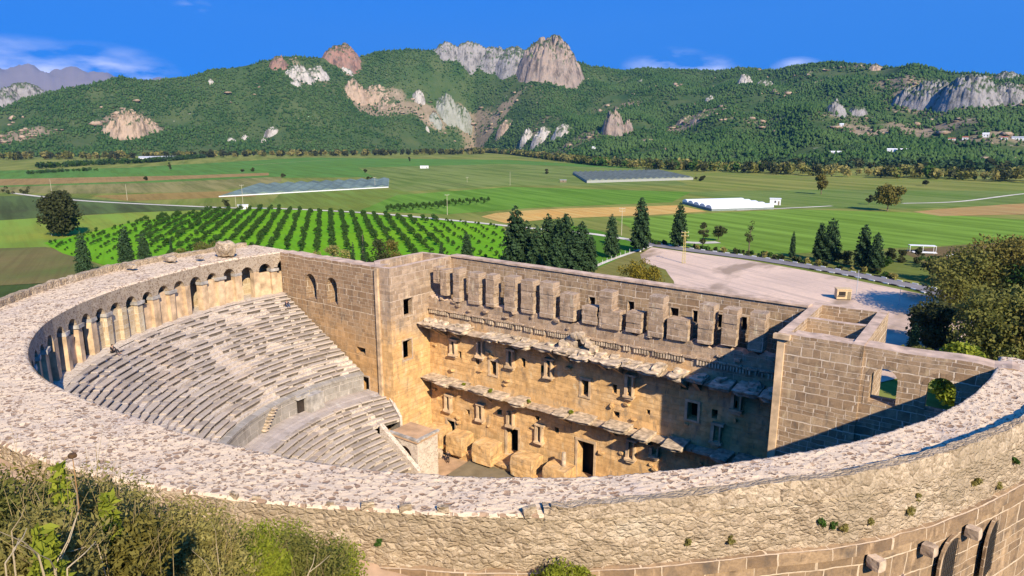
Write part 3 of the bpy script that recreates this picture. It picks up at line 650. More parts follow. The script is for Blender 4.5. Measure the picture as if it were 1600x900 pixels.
def ledge(zc, depth, h, n, seed, gap=.12, kind='rough'):
    random.seed(seed); x = -22.3; ob = None
    base = MB()
    for u in np.arange(-22.5, 24.4, 1.3): base.box((u+.65, YA-depth*.24, zc-.05+random.uniform(-.04, .04)), (1.28, depth*.5, .34), 0, 0, .03)
    ob = base.obj('ledge', M['trim'], STG)
    while x < 23.6:
        w = random.uniform(1.3, 2.9)
        if random.random() > gap:
            dp = depth*random.uniform(.75, 1.15); hh = h*random.uniform(.75, 1.2); mb = MB(); rz = random.gauss(0, .05)
            am = .13 if kind == 'rough' else .05
            mb.rbox((x+w/2, YA-dp/2+.2, zc+hh*.28), (w*.98, dp, hh*.6), rz, 0, am, 4)
            mb.rbox((x+w/2, YA-dp*.56+.2, zc+hh*.70), (w*1.04, dp*1.1, hh*.3), rz, 0, am*.9, 4)
            mb.rbox((x+w/2, YA-dp*.4+.2, zc-hh*.12), (w*.9, dp*.8, hh*.3), rz, 0, am*.7, 3)
            if kind == 'rough':
                for _ in range(random.randint(1, 2)): mb.rbox((x+w*random.uniform(.2, .8), YA-dp*random.uniform(.2, .6), zc+hh*.98), (w*random.uniform(.3, .6), dp*random.uniform(.3, .6), hh*.5), rz+random.uniform(-.5, .5), 0, .14, 3)
            mb.obj('entablature_block', M['marble'], ob)
            if random.random() < .62:
                mb = MB(); cx = x+random.uniform(.2, w-.2); q = [(cx-.2, YA-.1, zc-1.35), (cx+.2, YA-.1, zc-1.35), (cx+.2, YA+.1, zc-1.35), (cx-.2, YA+.1, zc-1.35), (cx-.24, YA-dp*.72, zc-.2), (cx+.24, YA-dp*.72, zc-.2), (cx+.24, YA+.1, zc-.2), (cx-.24, YA+.1, zc-.2)]
                mb.hexa(q); mb.obj('corbel', M['plaster'], ob)
        x += w+(random.uniform(.1, .5) if random.random() > .3 else random.uniform(.8, 1.7))
ledge(15.15, 2.75, .68, 14, 5, .1, 'rough'); ledge(7.55, 2.6, .62, 12, 17, .16, 'clean'); random.seed(99)
# small framed niches between the ledges
for px, py, ht in [(700, 640, 1.9), (750, 655, 1.9), (797, 664, 1.7), (842, 690, 2.0), (985, 716, 2.0), (1022, 712, .8), (708, 553, 1.8), (750, 556, 1.7), (797, 572, 2.0), (857, 588, 2.0), (983, 618, 2.2), (1150, 640, 2.0), (1118, 690, 1.8)]:
    p = aty(px, py, YA-.35); x, z = p[0], p[2]; mb = MB()
    mb.box((x-.42, YA-.2, z+ht/2), (.34, .5, ht), 0, 0, .03); mb.box((x+.42, YA-.27, z+ht/2+.1), (.16, .62, ht+.2), 0, 0, .03)
    mb.box((x, YA-.3, z-.12), (1.3, .7, .26), 0, 0, .05); mb.box((x, YA-.2, z-.38), (.9, .45, .3), 0, 0, .05)
    if ht > 1.75: mb.box((x+.1, YA-.28, z+ht+.15), (1.35, .6, .24), 0, 0, .05)
    mb.obj('niche_frame', M['plaster'], STG)
ped = aty(903, 545, YA-.9); xa, za = ped[0], ped[2]
mb = MB()                                         # broken gable in the middle of the upper ledge
for (xx, zz), (x2, z2) in [((0, 1.7), (2.3, .1)), ((-.9, 1.1), (0, 1.75))]:
    for k in range(4 if xx == 0 else 1):
        u = (k+.5)/(4 if xx == 0 else 1); mb.rbox((xa+xx+(x2-xx)*u, YA-.55+random.uniform(-.1, .1), za+zz+(z2-zz)*u), (.72, 1.2, .62), 0, 0, .1, 3)
mb.rbox((xa-.9, YA-.35, za+.6), (1.5, .9, 1.2), 0, 0, .14, 4); mb.rbox((xa-.3, YA-.9, za-.25), (4.2, 1.9, .6), .05, 0, .12, 5); mb.rbox((xa-1.9, YA-.8, za+.25), (1.2, 1.2, .7), .4, 0, .15, 3)
mb.obj('gable', M['marble'], STG)
for k in range(64):
    x, z = random.uniform(-22, 24), random.choice([random.uniform(.8, 6), random.uniform(8, 13.5), random.uniform(17.6, 19)])
    if any(h[0]-.5 < x+22.6 < h[1]+.5 and h[2]-.5 < z < h[3]+.5 for h in hs_): continue
    mb = MB(); mb.rbox((x, YA-.08, z), (random.uniform(.25, .8), random.uniform(.3, .8), random.uniform(.18, .4)), random.gauss(0, .2), 0, .06, 2, .15); mb.obj('projecting_stone', M['stage'], STG)
# outer facade wall behind
BW0, BW1 = (-22.6, 6.0), (24.52, 3.75)
hb = [hole_px(BW0, BW1, *q) for q in [(887, 895, 456, 466), (920, 930, 464, 480), (981, 991, 471, 488), (1047, 1060, 481, 502), (1082, 1090, 485, 504), (1121, 1128, 491, 512), (1158, 1167, 495, 517)]]
BWL, frB = wall('facade_wall', BW0, BW1, -3, 23.5, 1.1, hb, M['ashlar'], TH, .04)
Pf, df, nf = frB
for h in hb:
    mb = MB(); q = [Pf+df*h[0]-nf*.75, Pf+df*h[1]-nf*.75]; mb.add([(q[0].x, q[0].y, h[2]), (q[1].x, q[1].y, h[2]), (q[1].x, q[1].y, h[3]), (q[0].x, q[0].y, h[3])]); mb.obj('window_shade_panel', M['pit'], BWL)  # added dark panel closes each facade window so the opening looks unlit
for h in hb: surround('window', frB, h, BWL, M['trim'], .12, .03)
mb = MB(); cpL = [(BW0[0]+(BW1[0]-BW0[0])*i/24, BW0[1]+(BW1[1]-BW0[1])*i/24) for i in range(25)]
for a, b in zip(cpL[:-1], cpL[1:]): mb.box(((a[0]+b[0])/2, (a[1]+b[1])/2+.5, 23.6), (hypot(b[0]-a[0], b[1]-a[1])-.02, 1.35, .22), atan2(b[1]-a[1], b[0]-a[0]), 0, .012)
mb.obj('coping', M['coping'], BWL)
mb = MB(); mb.add([(-22.6, YA+1.2, 17.2), (24.5, YA+1.2, 17.2), (24.5, 5.5, 17.2), (-22.6, 6.1, 17.2)]); mb.obj('floor_shade_slab', M['pit'], BWL)  # dark slab added at floor level to keep the space below unlit
mb = MB(); mb.add([(-22.6, 3.7, -3), (24.5, 3.3, -3), (24.5, 3.3, 17.2), (-22.6, 3.7, 17.2)]); mb.obj('shade_backing', M['pit'], BWL)  # added dark sheet, paints unlit depth behind the stage wall openings
# orchestra, stage podium, pedestals
mb = MB(); N = 64
for i in range(-1, 1): pass
mb.add([(-23, -16, -1.9), (26, -16, -1.9), (26, 1.5, -1.9), (-23, 1.5, -1.9)]); mb.add([(-23, -45, -1.9), (26, -45, -1.9), (26, -16, -1.9), (-23, -16, -1.9)])
mb.obj('orchestra_floor', M['floor'], TH)
mb = MB(); mb.box((1, .1, -1.2), (46, 2.4, 1.5), 0, 0, .02)
for x in np.arange(-22, 24, .9): mb.rbox((x+.45, -1.2+random.uniform(-.1, .1), -.62+random.uniform(-.06, .03)), (.84, .55, .4), 0, 0, .06, 2)
mb.obj('stage_podium', M['stage'], TH)
for px, py, wx in [(683, 660, 2.9), (717, 678, 2.7), (760, 694, 3.0), (822, 712, 3.2), (873, 728, 3.1), (1010, 760, 3.0), (1080, 770, 3.0)]:
    p = aty(px, py, -1.0); mb = MB(); mb.rbox((p[0], -.85, .25), (wx, 2.6, 2.6), 0, 0, .07, 5, .04)
    mb.obj('pedestal', M['stage'], TH)
p = aty(881, 716, -.6); mb = MB(); mb.tube((p[0], -.6, 1.5), (p[0], -.6, 3.2), .3, .27, 10); mb.obj('column_stump', M['marble'], TH)
p = atz(683, 714, -1.9); lump('fallen_block', (p[0], p[1], -1.3), (1.7, 1.3, 1.5), M['trim'], TH, .15, 2)
# vaulted side entrance beside the lower tier
PV = MB(); x0, x1, y0, y1, zt = -19.6, -15.0, -9.6, -5.9, 3.7
mbw, frv = wall('side_entrance', (x0, y0), (x1, y0), -2, zt, 3.6, [(1.3, 3.5, -1.9, 2.75, 1)], M['bed'], TH, .03)
mb = MB(); mb.box(((x0+x1)/2, y0+1.8, zt+.1), (x1-x0+.3, 4.0, .26), 0, 0, .02); mb.obj('entrance_roof', M['floor'], mbw)
mb = MB()
for i in range(12): mb.box((x0+.2+i*.42-.1, y0+.02, zt+.3), (.39, .42, .22), 0, 0, .02)
for i in range(9): mb.box((x1-.05, y0+.3+i*.42, zt+.3), (.42, .39, .22), 0, 0, .02)
mb.obj('roof_edging', M['greystone'], mbw)
mb = MB()                                          # sloping end wall of the lower tier
for k in range(6, 10):
    r0, r1 = 12.4+k*1.05, 12.4+(k+1)*1.05; z0, z1 = .7+(6.5-.7)*k/10, .7+(6.5-.7)*(k+1)/10; ta, tb = -200.3, -199.3
    a, b, c, d = P2(ta, r0), P2(ta, r1), P2(tb, r1), P2(tb, r0)
    mb.hexa([(*a, -2), (*b, -2), (*c, -2), (*d, -2), (*a, z0+.5), (*b, z1+.5), (*c, z1+.5), (*d, z0+.5)])
for k in range(6):
    xa_, xb_ = -20.6+k*1.06, -20.6+(k+1)*1.06; za_, zb_ = 4.9-.72*k, 4.9-.72*(k+1); mb.hexa([(xa_, -10.35, -2), (xb_, -10.35, -2), (xb_, -9.75, -2), (xa_, -9.75, -2), (xa_, -10.35, za_), (xb_, -10.35, zb_), (xb_, -9.75, zb_), (xa_, -9.75, za_)])
mb.obj('tier_end_wall', M['bed'], LC)
ST = MB(); zp = -1.35
q = [atz(700, 741, zp), atz(744, 713, zp), atz(800, 722, zp), atz(850, 738, zp), atz(860, 775, zp), atz(720, 790, zp)]
top = [(p[0], p[1], zp) for p in q]; bot = [(p[0], p[1], -1.88) for p in q]
ST.add(top[::-1]); 
for i in range(6): j = (i+1) % 6; ST.add([bot[i], bot[j], top[j], top[i]])
tag(ST.obj('stage_platform', M['wood']), 'low olive brown wooden stage platform on the orchestra floor', 'stage')
#@@REST
# ------------------------------------------------------------------ ground near the theatre
def smooth(e0, e1, v):
    q = np.clip((v-e0)/(e1-e0), 0, 1); return q*q*(3-2*q)
ZB = np.array([(-200, -3), (-185, -2.5), (-170, 1), (-155, 8), (-140, 16.5), (-128, 20.3), (-110, 22.3), (-95, 22.6), (-84, 22.4), (-75, 22.05), (-66, 21.65), (-60, 21.0), (-55, 20.3), (-50, 18.8), (-44, 15.6), (-36, 12), (-25, 7), (-12, 1.5), (0, -2), (12, -3)])
ctrl = []
for t in np.arange(-195, 11, 7.0):
    z = np.interp(t, ZB[:, 0], ZB[:, 1]); r = Rout(t)
    ctrl += [(*P2(t, r), z), (*P2(t, r+1.7), z-.03)]
ctrl += [(38.5, -64.5, 37.4), (36, -66, 37), (41, -62, 36.6), (30.3, -62.6, 34.2), (27, -61.5, 32.7), (22, -59.5, 30.3), (24.5, -57.2, 29.2), (28.5, -57.6, 30.4), (31.5, -59.7, 32.8), (29, -55, 28.2), (32.3, -54.0, 28.0), (30, -49.5, 22.6), (26, -49, 22.6), (37, -50, 24),
         (14, -58, 26.5), (5, -60, 25.5), (-8, -62, 24.5), (18, -66, 32), (20, -52, 24.2), (60, -80, 44), (40, -90, 46), (10, -90, 40), (-25, -85, 32), (-45, -70, 17), (-70, -50, 0), (-90, -20, -4), (-60, -100, 22), (55, -55, 30), (62, -35, 12), (70, -15, 0), (85, -60, 26), (75, 10, -4), (100, -100, 40), (-100, -130, 20), (100, -20, -4), (-75, 0, -4)]
ctrl = np.array(ctrl)
def tps(r): return np.where(r > 1e-9, r*r*np.log(np.maximum(r, 1e-9)), 0)
n_ = len(ctrl); K_ = tps(np.linalg.norm(ctrl[:, None, :2]-ctrl[None, :, :2], axis=2))+np.eye(n_)*.02
A_ = np.zeros((n_+3, n_+3)); A_[:n_, :n_] = K_; A_[:n_, n_] = 1; A_[:n_, n_+1:] = ctrl[:, :2]; A_[n_:, :n_] = A_[:n_, n_:].T
w_ = np.linalg.solve(A_, np.r_[ctrl[:, 2], 0, 0, 0])
def hill_z(x, y):
    x = np.atleast_1d(np.asarray(x, float)); y = np.atleast_1d(np.asarray(y, float)); o = np.zeros(len(x))
    for s in range(0, len(x), 4000):
        xx, yy = x[s:s+4000], y[s:s+4000]; r = np.hypot(xx[:, None]-ctrl[:, 0], yy[:, None]-ctrl[:, 1])
        o[s:s+4000] = tps(r)@w_[:n_]+w_[n_]+w_[n_+1]*xx+w_[n_+2]*yy
    return np.clip(o, -4.5, 50)
gx = np.arange(-100, 104, 1.0); gy = np.arange(-130, 14, 1.0); X, Y = np.meshgrid(gx, gy, indexing='ij'); X = X.ravel(); Y = Y.ravel()
th_ = np.degrees(np.arctan2(Y-C0[1], X-C0[0])); th_ = np.where(th_ > 90, th_-360, th_); ro = np.interp(th_, _og, _ov)
inside = np.hypot(X-C0[0], Y-C0[1]) < ro-1.2
Z = hill_z(X, Y); Z += np.array([.22*fbm(a, b, 0, 4, .25) for a, b in zip(X, Y)])
Z = np.where((Y > -2) & (np.abs(X) < 48), -4.5, Z)
ny = len(gy); idx = np.array([[i*ny+j, (i+1)*ny+j, (i+1)*ny+j+1, i*ny+j+1] for i in range(len(gx)-1) for j in range(ny-1)])
idx = idx[~inside[idx].all(1)]
def soil():
    t = NT('hillside_soil', 1, .05); p = t.pos(); n = t.noise(p, .35, 5); n2 = t.noise(p, 3.5, 5, .7)
    c = t.mix(t.rng(n, .35, .65), (.15, .12, .05), (.30, .22, .11)); c = t.mix(t.rng(n2, .4, .7, 0, .8), c, (.09, .085, .025)); t.bump(n2, .8, .15); return t.col(c)
tag(link('hillside', np_mesh('hillside', np.c_[X, Y, Z], idx, soil(), smooth=True)), kind='structure')
V = []; 
ts = np.arange(-100, -46, 1.0)
for t in ts:
    for k in range(5):
        r = Rout(t)+.1+k*.42; x, y = P2(t, r); V.append((x, y, float(np.interp(t, ZB[:, 0], ZB[:, 1]))+.07+.05*fbm(x, y, 0, 3, .8)-(.25 if k == 4 else 0)))
Fc = np.array([[i*5+j, i*5+j+1, (i+1)*5+j+1, (i+1)*5+j] for i in range(len(ts)-1) for j in range(4)])
tag(link('path', np_mesh('path', V, Fc[:, ::-1], M['earth'], smooth=True)), kind='structure')

# ------------------------------------------------------------------ plain and fields
def field_mat(name, c, c2=None, stripe=None, sscale=.35, var=.35):
    t = NT(name, 1, .03); p = t.pos(); c2 = c2 or tuple(x*.72 for x in c)
    n = t.noise(t.mapv(p, (1, .45, 1)), .022, 6, .6); n2 = t.noise(p, .22, 5, .7)
    f = t.rng(n, .36, .64)
    k = t.mix(f, c, c2); k = t.mix(t.rng(n2, .3, .75, 0, var), k, tuple(x*.5 for x in c))
    fl = t.noise(t.mapv(t.n('ShaderNodeMapping', {'Vector': p, 'Rotation': (0, 0, .45 if stripe is None else stripe)}).outputs[0], (.03, 1, 1)), .55, 2, .5); k = t.mix(t.rng(fl, .45, .6, 0, .35), k, tuple(x*.55 for x in c))
    if stripe is not None:
        v = t.n('ShaderNodeMapping', {'Vector': p, 'Rotation': (0, 0, stripe)}).outputs[0]; v = t.mapv(v, (.08, 1, 1))
        st = t.noise(v, sscale, 3, .6); k = t.mix(t.rng(st, .42, .62, 0, .75), k, tuple(x*1.25 for x in c2)); k = t.mix(t.rng(st, .3, .44, .35, 0), k, tuple(x*.6 for x in c))
    return t.col(k)
def big_plane():
    N = 90; R = np.r_[0, np.geomspace(60, 26000, 40)]; V = [(0, 20, ZP)]; 
    A = np.linspace(0, 2*pi, N, endpoint=False)
    for r in R[1:]: V += [(r*sin(a), 20+r*cos(a), ZP) for a in A]
    me = MB(); 
    for i in range(N): me.add([V[0], V[1+i], V[1+(i+1) % N]])
    for k in range(len(R)-2):
        for i in range(N): j = (i+1) % N; me.add([V[1+k*N+i], V[1+(k+1)*N+i], V[1+(k+1)*N+j], V[1+k*N+j]])
    return me
tag(big_plane().obj('plain', field_mat('meadow', (.165, .22, .038), (.225, .22, .055), .55, .06)), kind='structure')
def poly_sheet(name, pts, mat, h, kind='structure', rough=.6, world=False):
    W_ = [np.array(p) if world else atz(p[0], p[1], ZP) for p in pts]; out = []
    for a, b in zip(W_, W_[1:]+W_[:1]):
        L_ = hypot(*(b-a)[:2]); k = max(1, int(L_/6)); nrm = np.array([-(b-a)[1], (b-a)[0]])/max(L_, .1)
        for i in range(k):
            q = a+(b-a)*i/k; d = fbm(q[0], q[1], 0, 3, .06)*rough*(2 if k > 2 else 0); out.append((q[0]+nrm[0]*d, q[1]+nrm[1]*d, ZP+h))
    import bmesh
    bm = bmesh.new(); f = bm.faces.new([bm.verts.new(p) for p in out]); bmesh.ops.triangulate(bm, faces=[f]); bm.normal_update()
    for f in bm.faces:
        if f.normal.z < 0: f.normal_flip()
    me = bpy.data.meshes.new(name); bm.to_mesh(me); bm.free(); me.materials.append(mat)
    return tag(link(name, me), kind=kind)
FLD = [
 ([(-60, 268), (200, 262), (480, 246), (800, 250), (1000, 262), (900, 275), (420, 278), (-60, 300)], (.085, .175, .03), (.07, .15, .03), .4, .10, .02),
 ([(-60, 281), (300, 274), (420, 270), (420, 274), (200, 284), (-60, 292)], (.25, .19, .07), None, .4, .2, .06),
 ([(-60, 294), (250, 285), (440, 276), (440, 284), (330, 300), (100, 303), (-60, 300)], (.12, .15, .04), (.19, .16, .06), .4, .1, .05),
 ([(140, 306), (340, 299), (400, 300), (400, 307), (200, 314)], (.23, .18, .055), None, .4, .2, .07),
 ([(-60, 308), (60, 305), (360, 327), (200, 332), (-60, 348)], (.055, .075, .028), (.07, .10, .03), .3, .12, .08),
 ([(-60, 348), (200, 333), (345, 327), (300, 335), (130, 385), (60, 388), (-60, 390)], (.185, .235, .035), (.13, .20, .03), .3, .08, .09),
 ([(-60, 390), (70, 386), (110, 396), (180, 425), (120, 440), (-60, 450)], (.15, .125, .05), (.09, .115, .03), None, .1, .10),
 ([(-60, 450), (120, 440), (200, 420), (420, 420), (420, 480), (-60, 560)], (.05, .085, .022), (.035, .055, .016), None, .1, .10),
 ([(68, 380), (130, 366), (200, 349), (330, 328), (420, 325), (560, 334), (680, 343), (785, 354), (800, 400), (700, 432), (420, 432), (180, 420), (100, 396)], (.125, .30, .012), (.095, .26, .012), None, .1, .12),
 ([(620, 305), (800, 292), (1080, 300), (1050, 316), (830, 325), (700, 335), (560, 330)], (.075, .185, .018), (.10, .18, .025), .5, .1, .06),
 ([(440, 300), (620, 296), (700, 315), (560, 332), (420, 322)], (.125, .17, .028), (.11, .16, .03), .5, .1, .05),
 ([(560, 262), (790, 256), (1000, 264), (1080, 290), (800, 290), (620, 300)], (.09, .155, .03), (.14, .165, .045), .5, .1, .045),
 ([(752, 339), (775, 333), (850, 327), (950, 324), (1060, 321), (1105, 331), (1000, 337), (880, 341), (790, 349)], (.46, .285, .075), (.36, .25, .08), .5, .3, .12),
 ([(960, 342), (1110, 333), (1240, 327), (1420, 332), (1700, 350), (1700, 372), (1400, 388), (1200, 398), (1030, 382)], (.095, .185, .022), (.13, .21, .03), .45, .12, .07),
 ([(1060, 300), (1300, 296), (1700, 300), (1700, 316), (1430, 326), (1220, 326)], (.085, .16, .028), (.12, .15, .04), .45, .1, .05),
 ([(1425, 331), (1520, 323), (1700, 312), (1700, 334), (1560, 336), (1470, 338)], (.32, .205, .075), (.26, .19, .07), .45, .2, .11),
 ([(1400, 392), (1700, 368), (1700, 420), (1500, 430), (1470, 425)], (.13, .095, .045), (.10, .10, .035), None, .1, .13),
 ([(1190, 400), (1400, 392), (1480, 425), (1500, 450), (1440, 440), (1300, 422)], (.10, .15, .03), (.15, .14, .035), None, .1, .14),
 ([(880, 350), (960, 366), (1015, 384), (960, 408), (900, 432), (800, 430), (795, 395)], (.075, .20, .015), (.06, .13, .015), None, .1, .14),
 ([(880, 445), (915, 424), (962, 404), (1018, 386), (1030, 400), (1060, 430), (1075, 500), (900, 500)], (.13, .15, .035), (.22, .17, .07), None, .1, .13)]
for i, (pts, c, c2, st, ss, h) in enumerate(FLD):
    g = 1.32; c = (c[0]*g*1.16, c[1]*g, c[2]*g); c2 = tuple(x*g for x in c2) if c2 else None
    poly_sheet('field', pts, field_mat('field_'+'grass', c, c2, st, ss), h, rough=.9)
def gravel():
    t = NT('pale_gravel', 1, .05); p = t.pos(); n = t.noise(p, .045, 5); n2 = t.noise(p, .9, 5, .7); n3 = t.noise(t.mapv(p, (1, .35, 1)), .06, 4)
    c = t.mix(t.rng(n, .35, .65), (.76, .545, .385), (.62, .45, .33)); c = t.mix(t.rng(n3, .54, .62, 0, .8), c, (.27, .19, .12)); tk = t.noise(t.mapv(t.n('ShaderNodeMapping', {'Vector': p, 'Rotation': (0, 0, .5)}).outputs[0], (.05, 1, 1)), .5, 3); c = t.mix(t.rng(tk, .5, .64, 0, .5), c, (.42, .31, .235)); c = t.mix(t.rng(n2, .4, .75, 0, .35), c, (.36, .29, .25)); return t.col(c)
poly_sheet('car_park', [(1060, 500), (1052, 440), (1040, 422), (1004, 410), (1000, 398), (1018, 387), (1180, 409), (1300, 431), (1450, 462), (1520, 500), (1530, 560), (1300, 620), (1100, 560)], gravel(), .17)
def ribbon(name, pts, w, mat, h, world=False):
    W_ = [atz(x, y, ZP)[:2] for x, y in pts]; P = []
    for i in range(len(W_)-1):                     # Catmull-Rom
        p0, p1, p2, p3 = W_[max(0, i-1)], W_[i], W_[i+1], W_[min(len(W_)-1, i+2)]
        for u in np.linspace(0, 1, 9)[:-1]: P.append(.5*(2*p1+(p2-p0)*u+(2*p0-5*p1+4*p2-p3)*u*u+(3*p1-p0-3*p2+p3)*u**3))
    P.append(W_[-1]); mb = MB(); q = []
    for i, p in enumerate(P):
        d = P[min(i+1, len(P)-1)]-P[max(0, i-1)]; d = d/np.linalg.norm(d); n = np.array([-d[1], d[0]]); e = 1+.12*fbm(i*.6, 0, 3, 2)
        q.append((p+n*w/2*e, p-n*w/2*e))
    for a, b in zip(q[:-1], q[1:]): mb.add([(*a[1], ZP+h), (*b[1], ZP+h), (*b[0], ZP+h), (*a[0], ZP+h)])
    return tag(mb.obj(name, mat, merge=.001), kind='structure'), P
M['track'] = plain_mat('chalky_track', (.62, .55, .44), 1, .2, .1)
M['asph'] = plain_mat('worn_asphalt', (.23, .205, .195), .95, .2, .12)
ribbon('track', [(20, 302), (60, 307), (130, 314), (240, 320), (358, 325), (425, 326), (520, 330), (600, 335), (700, 344), (790, 353), (860, 360), (925, 366), (990, 376)], 4.2, M['track'], .2)
_, RD = ribbon('road', [(985, 374), (1016, 382), (1090, 393), (1180, 404.5), (1260, 417), (1330, 429), (1400, 443), (1450, 454), (1500, 475), (1540, 510)], 6.5, M['asph'], .24)
ribbon('path', [(900, 432), (930, 417), (962, 404), (1000, 391), (1018, 385)], 1.8, M['track'], .22)
ribbon('track', [(1060, 378), (1090, 380), (1122, 379)], 5, M['track'], .2)
ribbon('track', [(1410, 318), (1500, 315), (1600, 303), (1680, 299)], 3.2, M['track'], .16)
ribbon('track', [(1150, 329), (1240, 325), (1300, 322)], 3, M['track'], .16)
ribbon('track', [(395, 258), (480, 252), (575, 247)], 4, plain_mat('dry_track', (.30, .27, .10), 1), .1)
# kerb stones, painted black and white in turn
KB = bpy.data.meshes; kw = MB(); kw.box((0, 0, .12), (1.7, .3, .3), 0, 0, 0); kme = kw.mesh('kerb_stone', M['white']); kw = MB(); kw.box((0, 0, .12), (1.7, .3, .3)); kmd = kw.mesh('kerb_stone', plain_mat('black_paint', (.035, .035, .035), .8))
def kerbs(pts, side, off, step, lab, grp):
    acc = 0; k = 0
    for a, b in zip(pts[:-1], pts[1:]):
        d = b-a; l = np.linalg.norm(d); d = d/l; n = np.array([-d[1], d[0]])*side
        while acc < l:
            p = a+d*acc+n*off; o = link('kerb_stone', kme if k % 2 else kmd, None, (p[0], p[1], ZP+.2)); o.rotation_euler.z = atan2(d[1], d[0])
            tag(o, ('white' if k % 2 else 'black')+' painted kerb stone '+lab, 'kerb', ('white' if k % 2 else 'black')+grp); acc += step; k += 1
        acc -= l
kerbs(RD[8:66], 1, 3.5, 2.6, 'along the far edge of the asphalt road', ' kerb stones along the far road edge')
kerbs(RD[34:60], -1, 3.6, 2.4, 'between the asphalt road and the car park', ' kerb stones beside the car park')

# ------------------------------------------------------------------ foliage
def leaf_mat(name, a, b, trans=.25, rough=.7):
    t = NT(name, rough, .15); g = t.n('ShaderNodeNewGeometry'); r = g.outputs['Random Per Island']; n = t.noise(t.co('Object'), .45, 3)
    oi = t.n('ShaderNodeObjectInfo').outputs['Random']
    c = t.mix(t.math('ADD', t.math('MULTIPLY', r, .55), t.math('MULTIPLY', n, .45)), a, b)
    c = t.mix(t.math('MULTIPLY', oi, .35), c, tuple(x*.6 for x in a)); t.col(c)
    tr = t.n('ShaderNodeBsdfTranslucent', {'Color': c}); mxs = t.n('ShaderNodeMixShader', {0: trans}); t.t.links.new(t.b.outputs[0], mxs.inputs[1]); t.t.links.new(tr.outputs[0], mxs.inputs[2]); t.t.links.new(mxs.outputs[0], t.o.inputs[0])
    return t.m
LM = {'conifer': leaf_mat('conifer_needles', (.022, .05, .018), (.07, .12, .042), .15), 'dark': leaf_mat('dark_leaves', (.035, .045, .014), (.095, .10, .032)),
      'olive': leaf_mat('olive_leaves', (.11, .125, .025), (.34, .31, .075), .4), 'autumn': leaf_mat('autumn_leaves', (.14, .12, .012), (.36, .27, .03)), 'green': leaf_mat('green_leaves', (.03, .075, .012), (.09, .17, .025)),
      'orchard': leaf_mat('orchard_leaves', (.03, .07, .012), (.08, .15, .022)), 'scrub': leaf_mat('scrub_leaves', (.17, .16, .035), (.60, .50, .16), .45), 'bright': leaf_mat('bright_leaves', (.19, .235, .02), (.46, .48, .05), .45), 'rust': leaf_mat('rusty_leaves', (.115, .105, .02), (.27, .22, .05), .3)}
BARK = plain_mat('brown_bark', (.16, .115, .075), .95); WB = plain_mat('whitewashed_bark', (.70, .68, .62), .9, .15)
def quads(cen, size, nrm_bias=None, asp=1.0, rng=RNG):
    n = len(cen); a = rng.normal(size=(n, 3)); 
    if nrm_bias is not None: a = a*.7+nrm_bias
    a /= np.linalg.norm(a, axis=1)[:, None]; b = rng.normal(size=(n, 3)); b -= a*(a*b).sum(1)[:, None]; b /= np.linalg.norm(b, axis=1)[:, None]; c = np.cross(a, b)
    s = (size*(.6+.8*rng.random(n)))[:, None]; b = b*s*asp; c = c*s
    V = np.stack([cen-b, cen-c*.6, cen+b, cen+c*.6], 1).reshape(-1, 3); return V, np.arange(4*n).reshape(n, 4)
def blob_pts(blobs, n, rng=RNG, shell=.55):
    B = np.array(blobs); w = B[:, 3]*B[:, 4]*B[:, 5]; w = w**.67; k = rng.choice(len(B), n, p=w/w.sum()); d = rng.normal(size=(n, 3)); d /= np.linalg.norm(d, axis=1)[:, None]
    r = (shell+(1.06-shell)*rng.random(n)**.6)*(1+.10*rng.normal(size=n)); return B[k, :3]+d*B[k, 3:]*r[:, None], d
def crown_mesh(name, blobs, n, size, mat, shell=.5, asp=1.0):
    c, d = blob_pts(blobs, n, shell=shell); keep = c[:, 2] > .05; c, d = c[keep], d[keep]; V, Fq = quads(c, size, d*.5, asp); return np_mesh(name, V, Fq, mat)
def rnd_blobs(h, w, zb, n, rmin, rmax, seed):
    r = np.random.default_rng(seed); B = []
    for i in range(n):
        a = r.random()*2*pi; q = r.random()**.55; zz = r.random(); lim = math.sqrt(max(.05, 1-(2*zz-1)**2*.85)); rad = r.uniform(rmin, rmax)
        B.append((cos(a)*q*(w/2-rad*.7)*lim, sin(a)*q*(w/2-rad*.7)*lim, zb+rad*.7+zz*(h-zb-rad*1.5), rad, rad, rad*.8))
    return B
def conifer_mesh(h, w, n, seed, size=.28, mat='conifer', sparse=0.0):
    r = np.random.default_rng(seed); z = 1-np.sqrt(r.random(n)*.97); z = .1+.9*z
    lay = np.round(z*11+r.normal(size=n)*.25)/11; z = np.clip(.6*z+.4*lay, .07, 1); a = r.random(n)*2*pi
    lob = .72+.28*np.sin(a*5+z*23+seed)+.25*r.normal(size=n)*.4; env = np.minimum((1-z)**.38*.98, .55+z*1.2)
    rad = env*np.clip(lob, .15, 1.25)*(.35+.65*r.random(n)**.5)*w/2; c = np.c_[np.cos(a)*rad, np.sin(a)*rad, z*h-rad*.22]
    V, Fq = quads(c, size, np.c_[np.cos(a)*.5, np.sin(a)*.5, np.full(n, .5)], 1.3, r); return np_mesh('crown', V, Fq, LM[mat])
def trunk_mesh(h, r, mat, limbs=0, spread=2, seed=0, low=None):
    rr = random.Random(seed); mb = MB(); p = Vector((0, 0, -.3)); k = 4
    for i in range(k):
        q = Vector((rr.uniform(-.06, .06)*h*.4, rr.uniform(-.06, .06)*h*.4, h*(i+1)/k)); mb.tube(p, q, r*(1-.7*i/k), r*(1-.7*(i+1)/k), 7, 1 if (low and q.z < low) else 0); p = q
        if i: 
            for _ in range(limbs): a = rr.random()*2*pi; e = q+Vector((cos(a)*spread*rr.uniform(.5, 1), sin(a)*spread*rr.uniform(.5, 1), h*rr.uniform(.15, .4))); mb.tube(q, e, r*.4, r*.08, 5)
    return mb.mesh('trunk', [mat, WB])
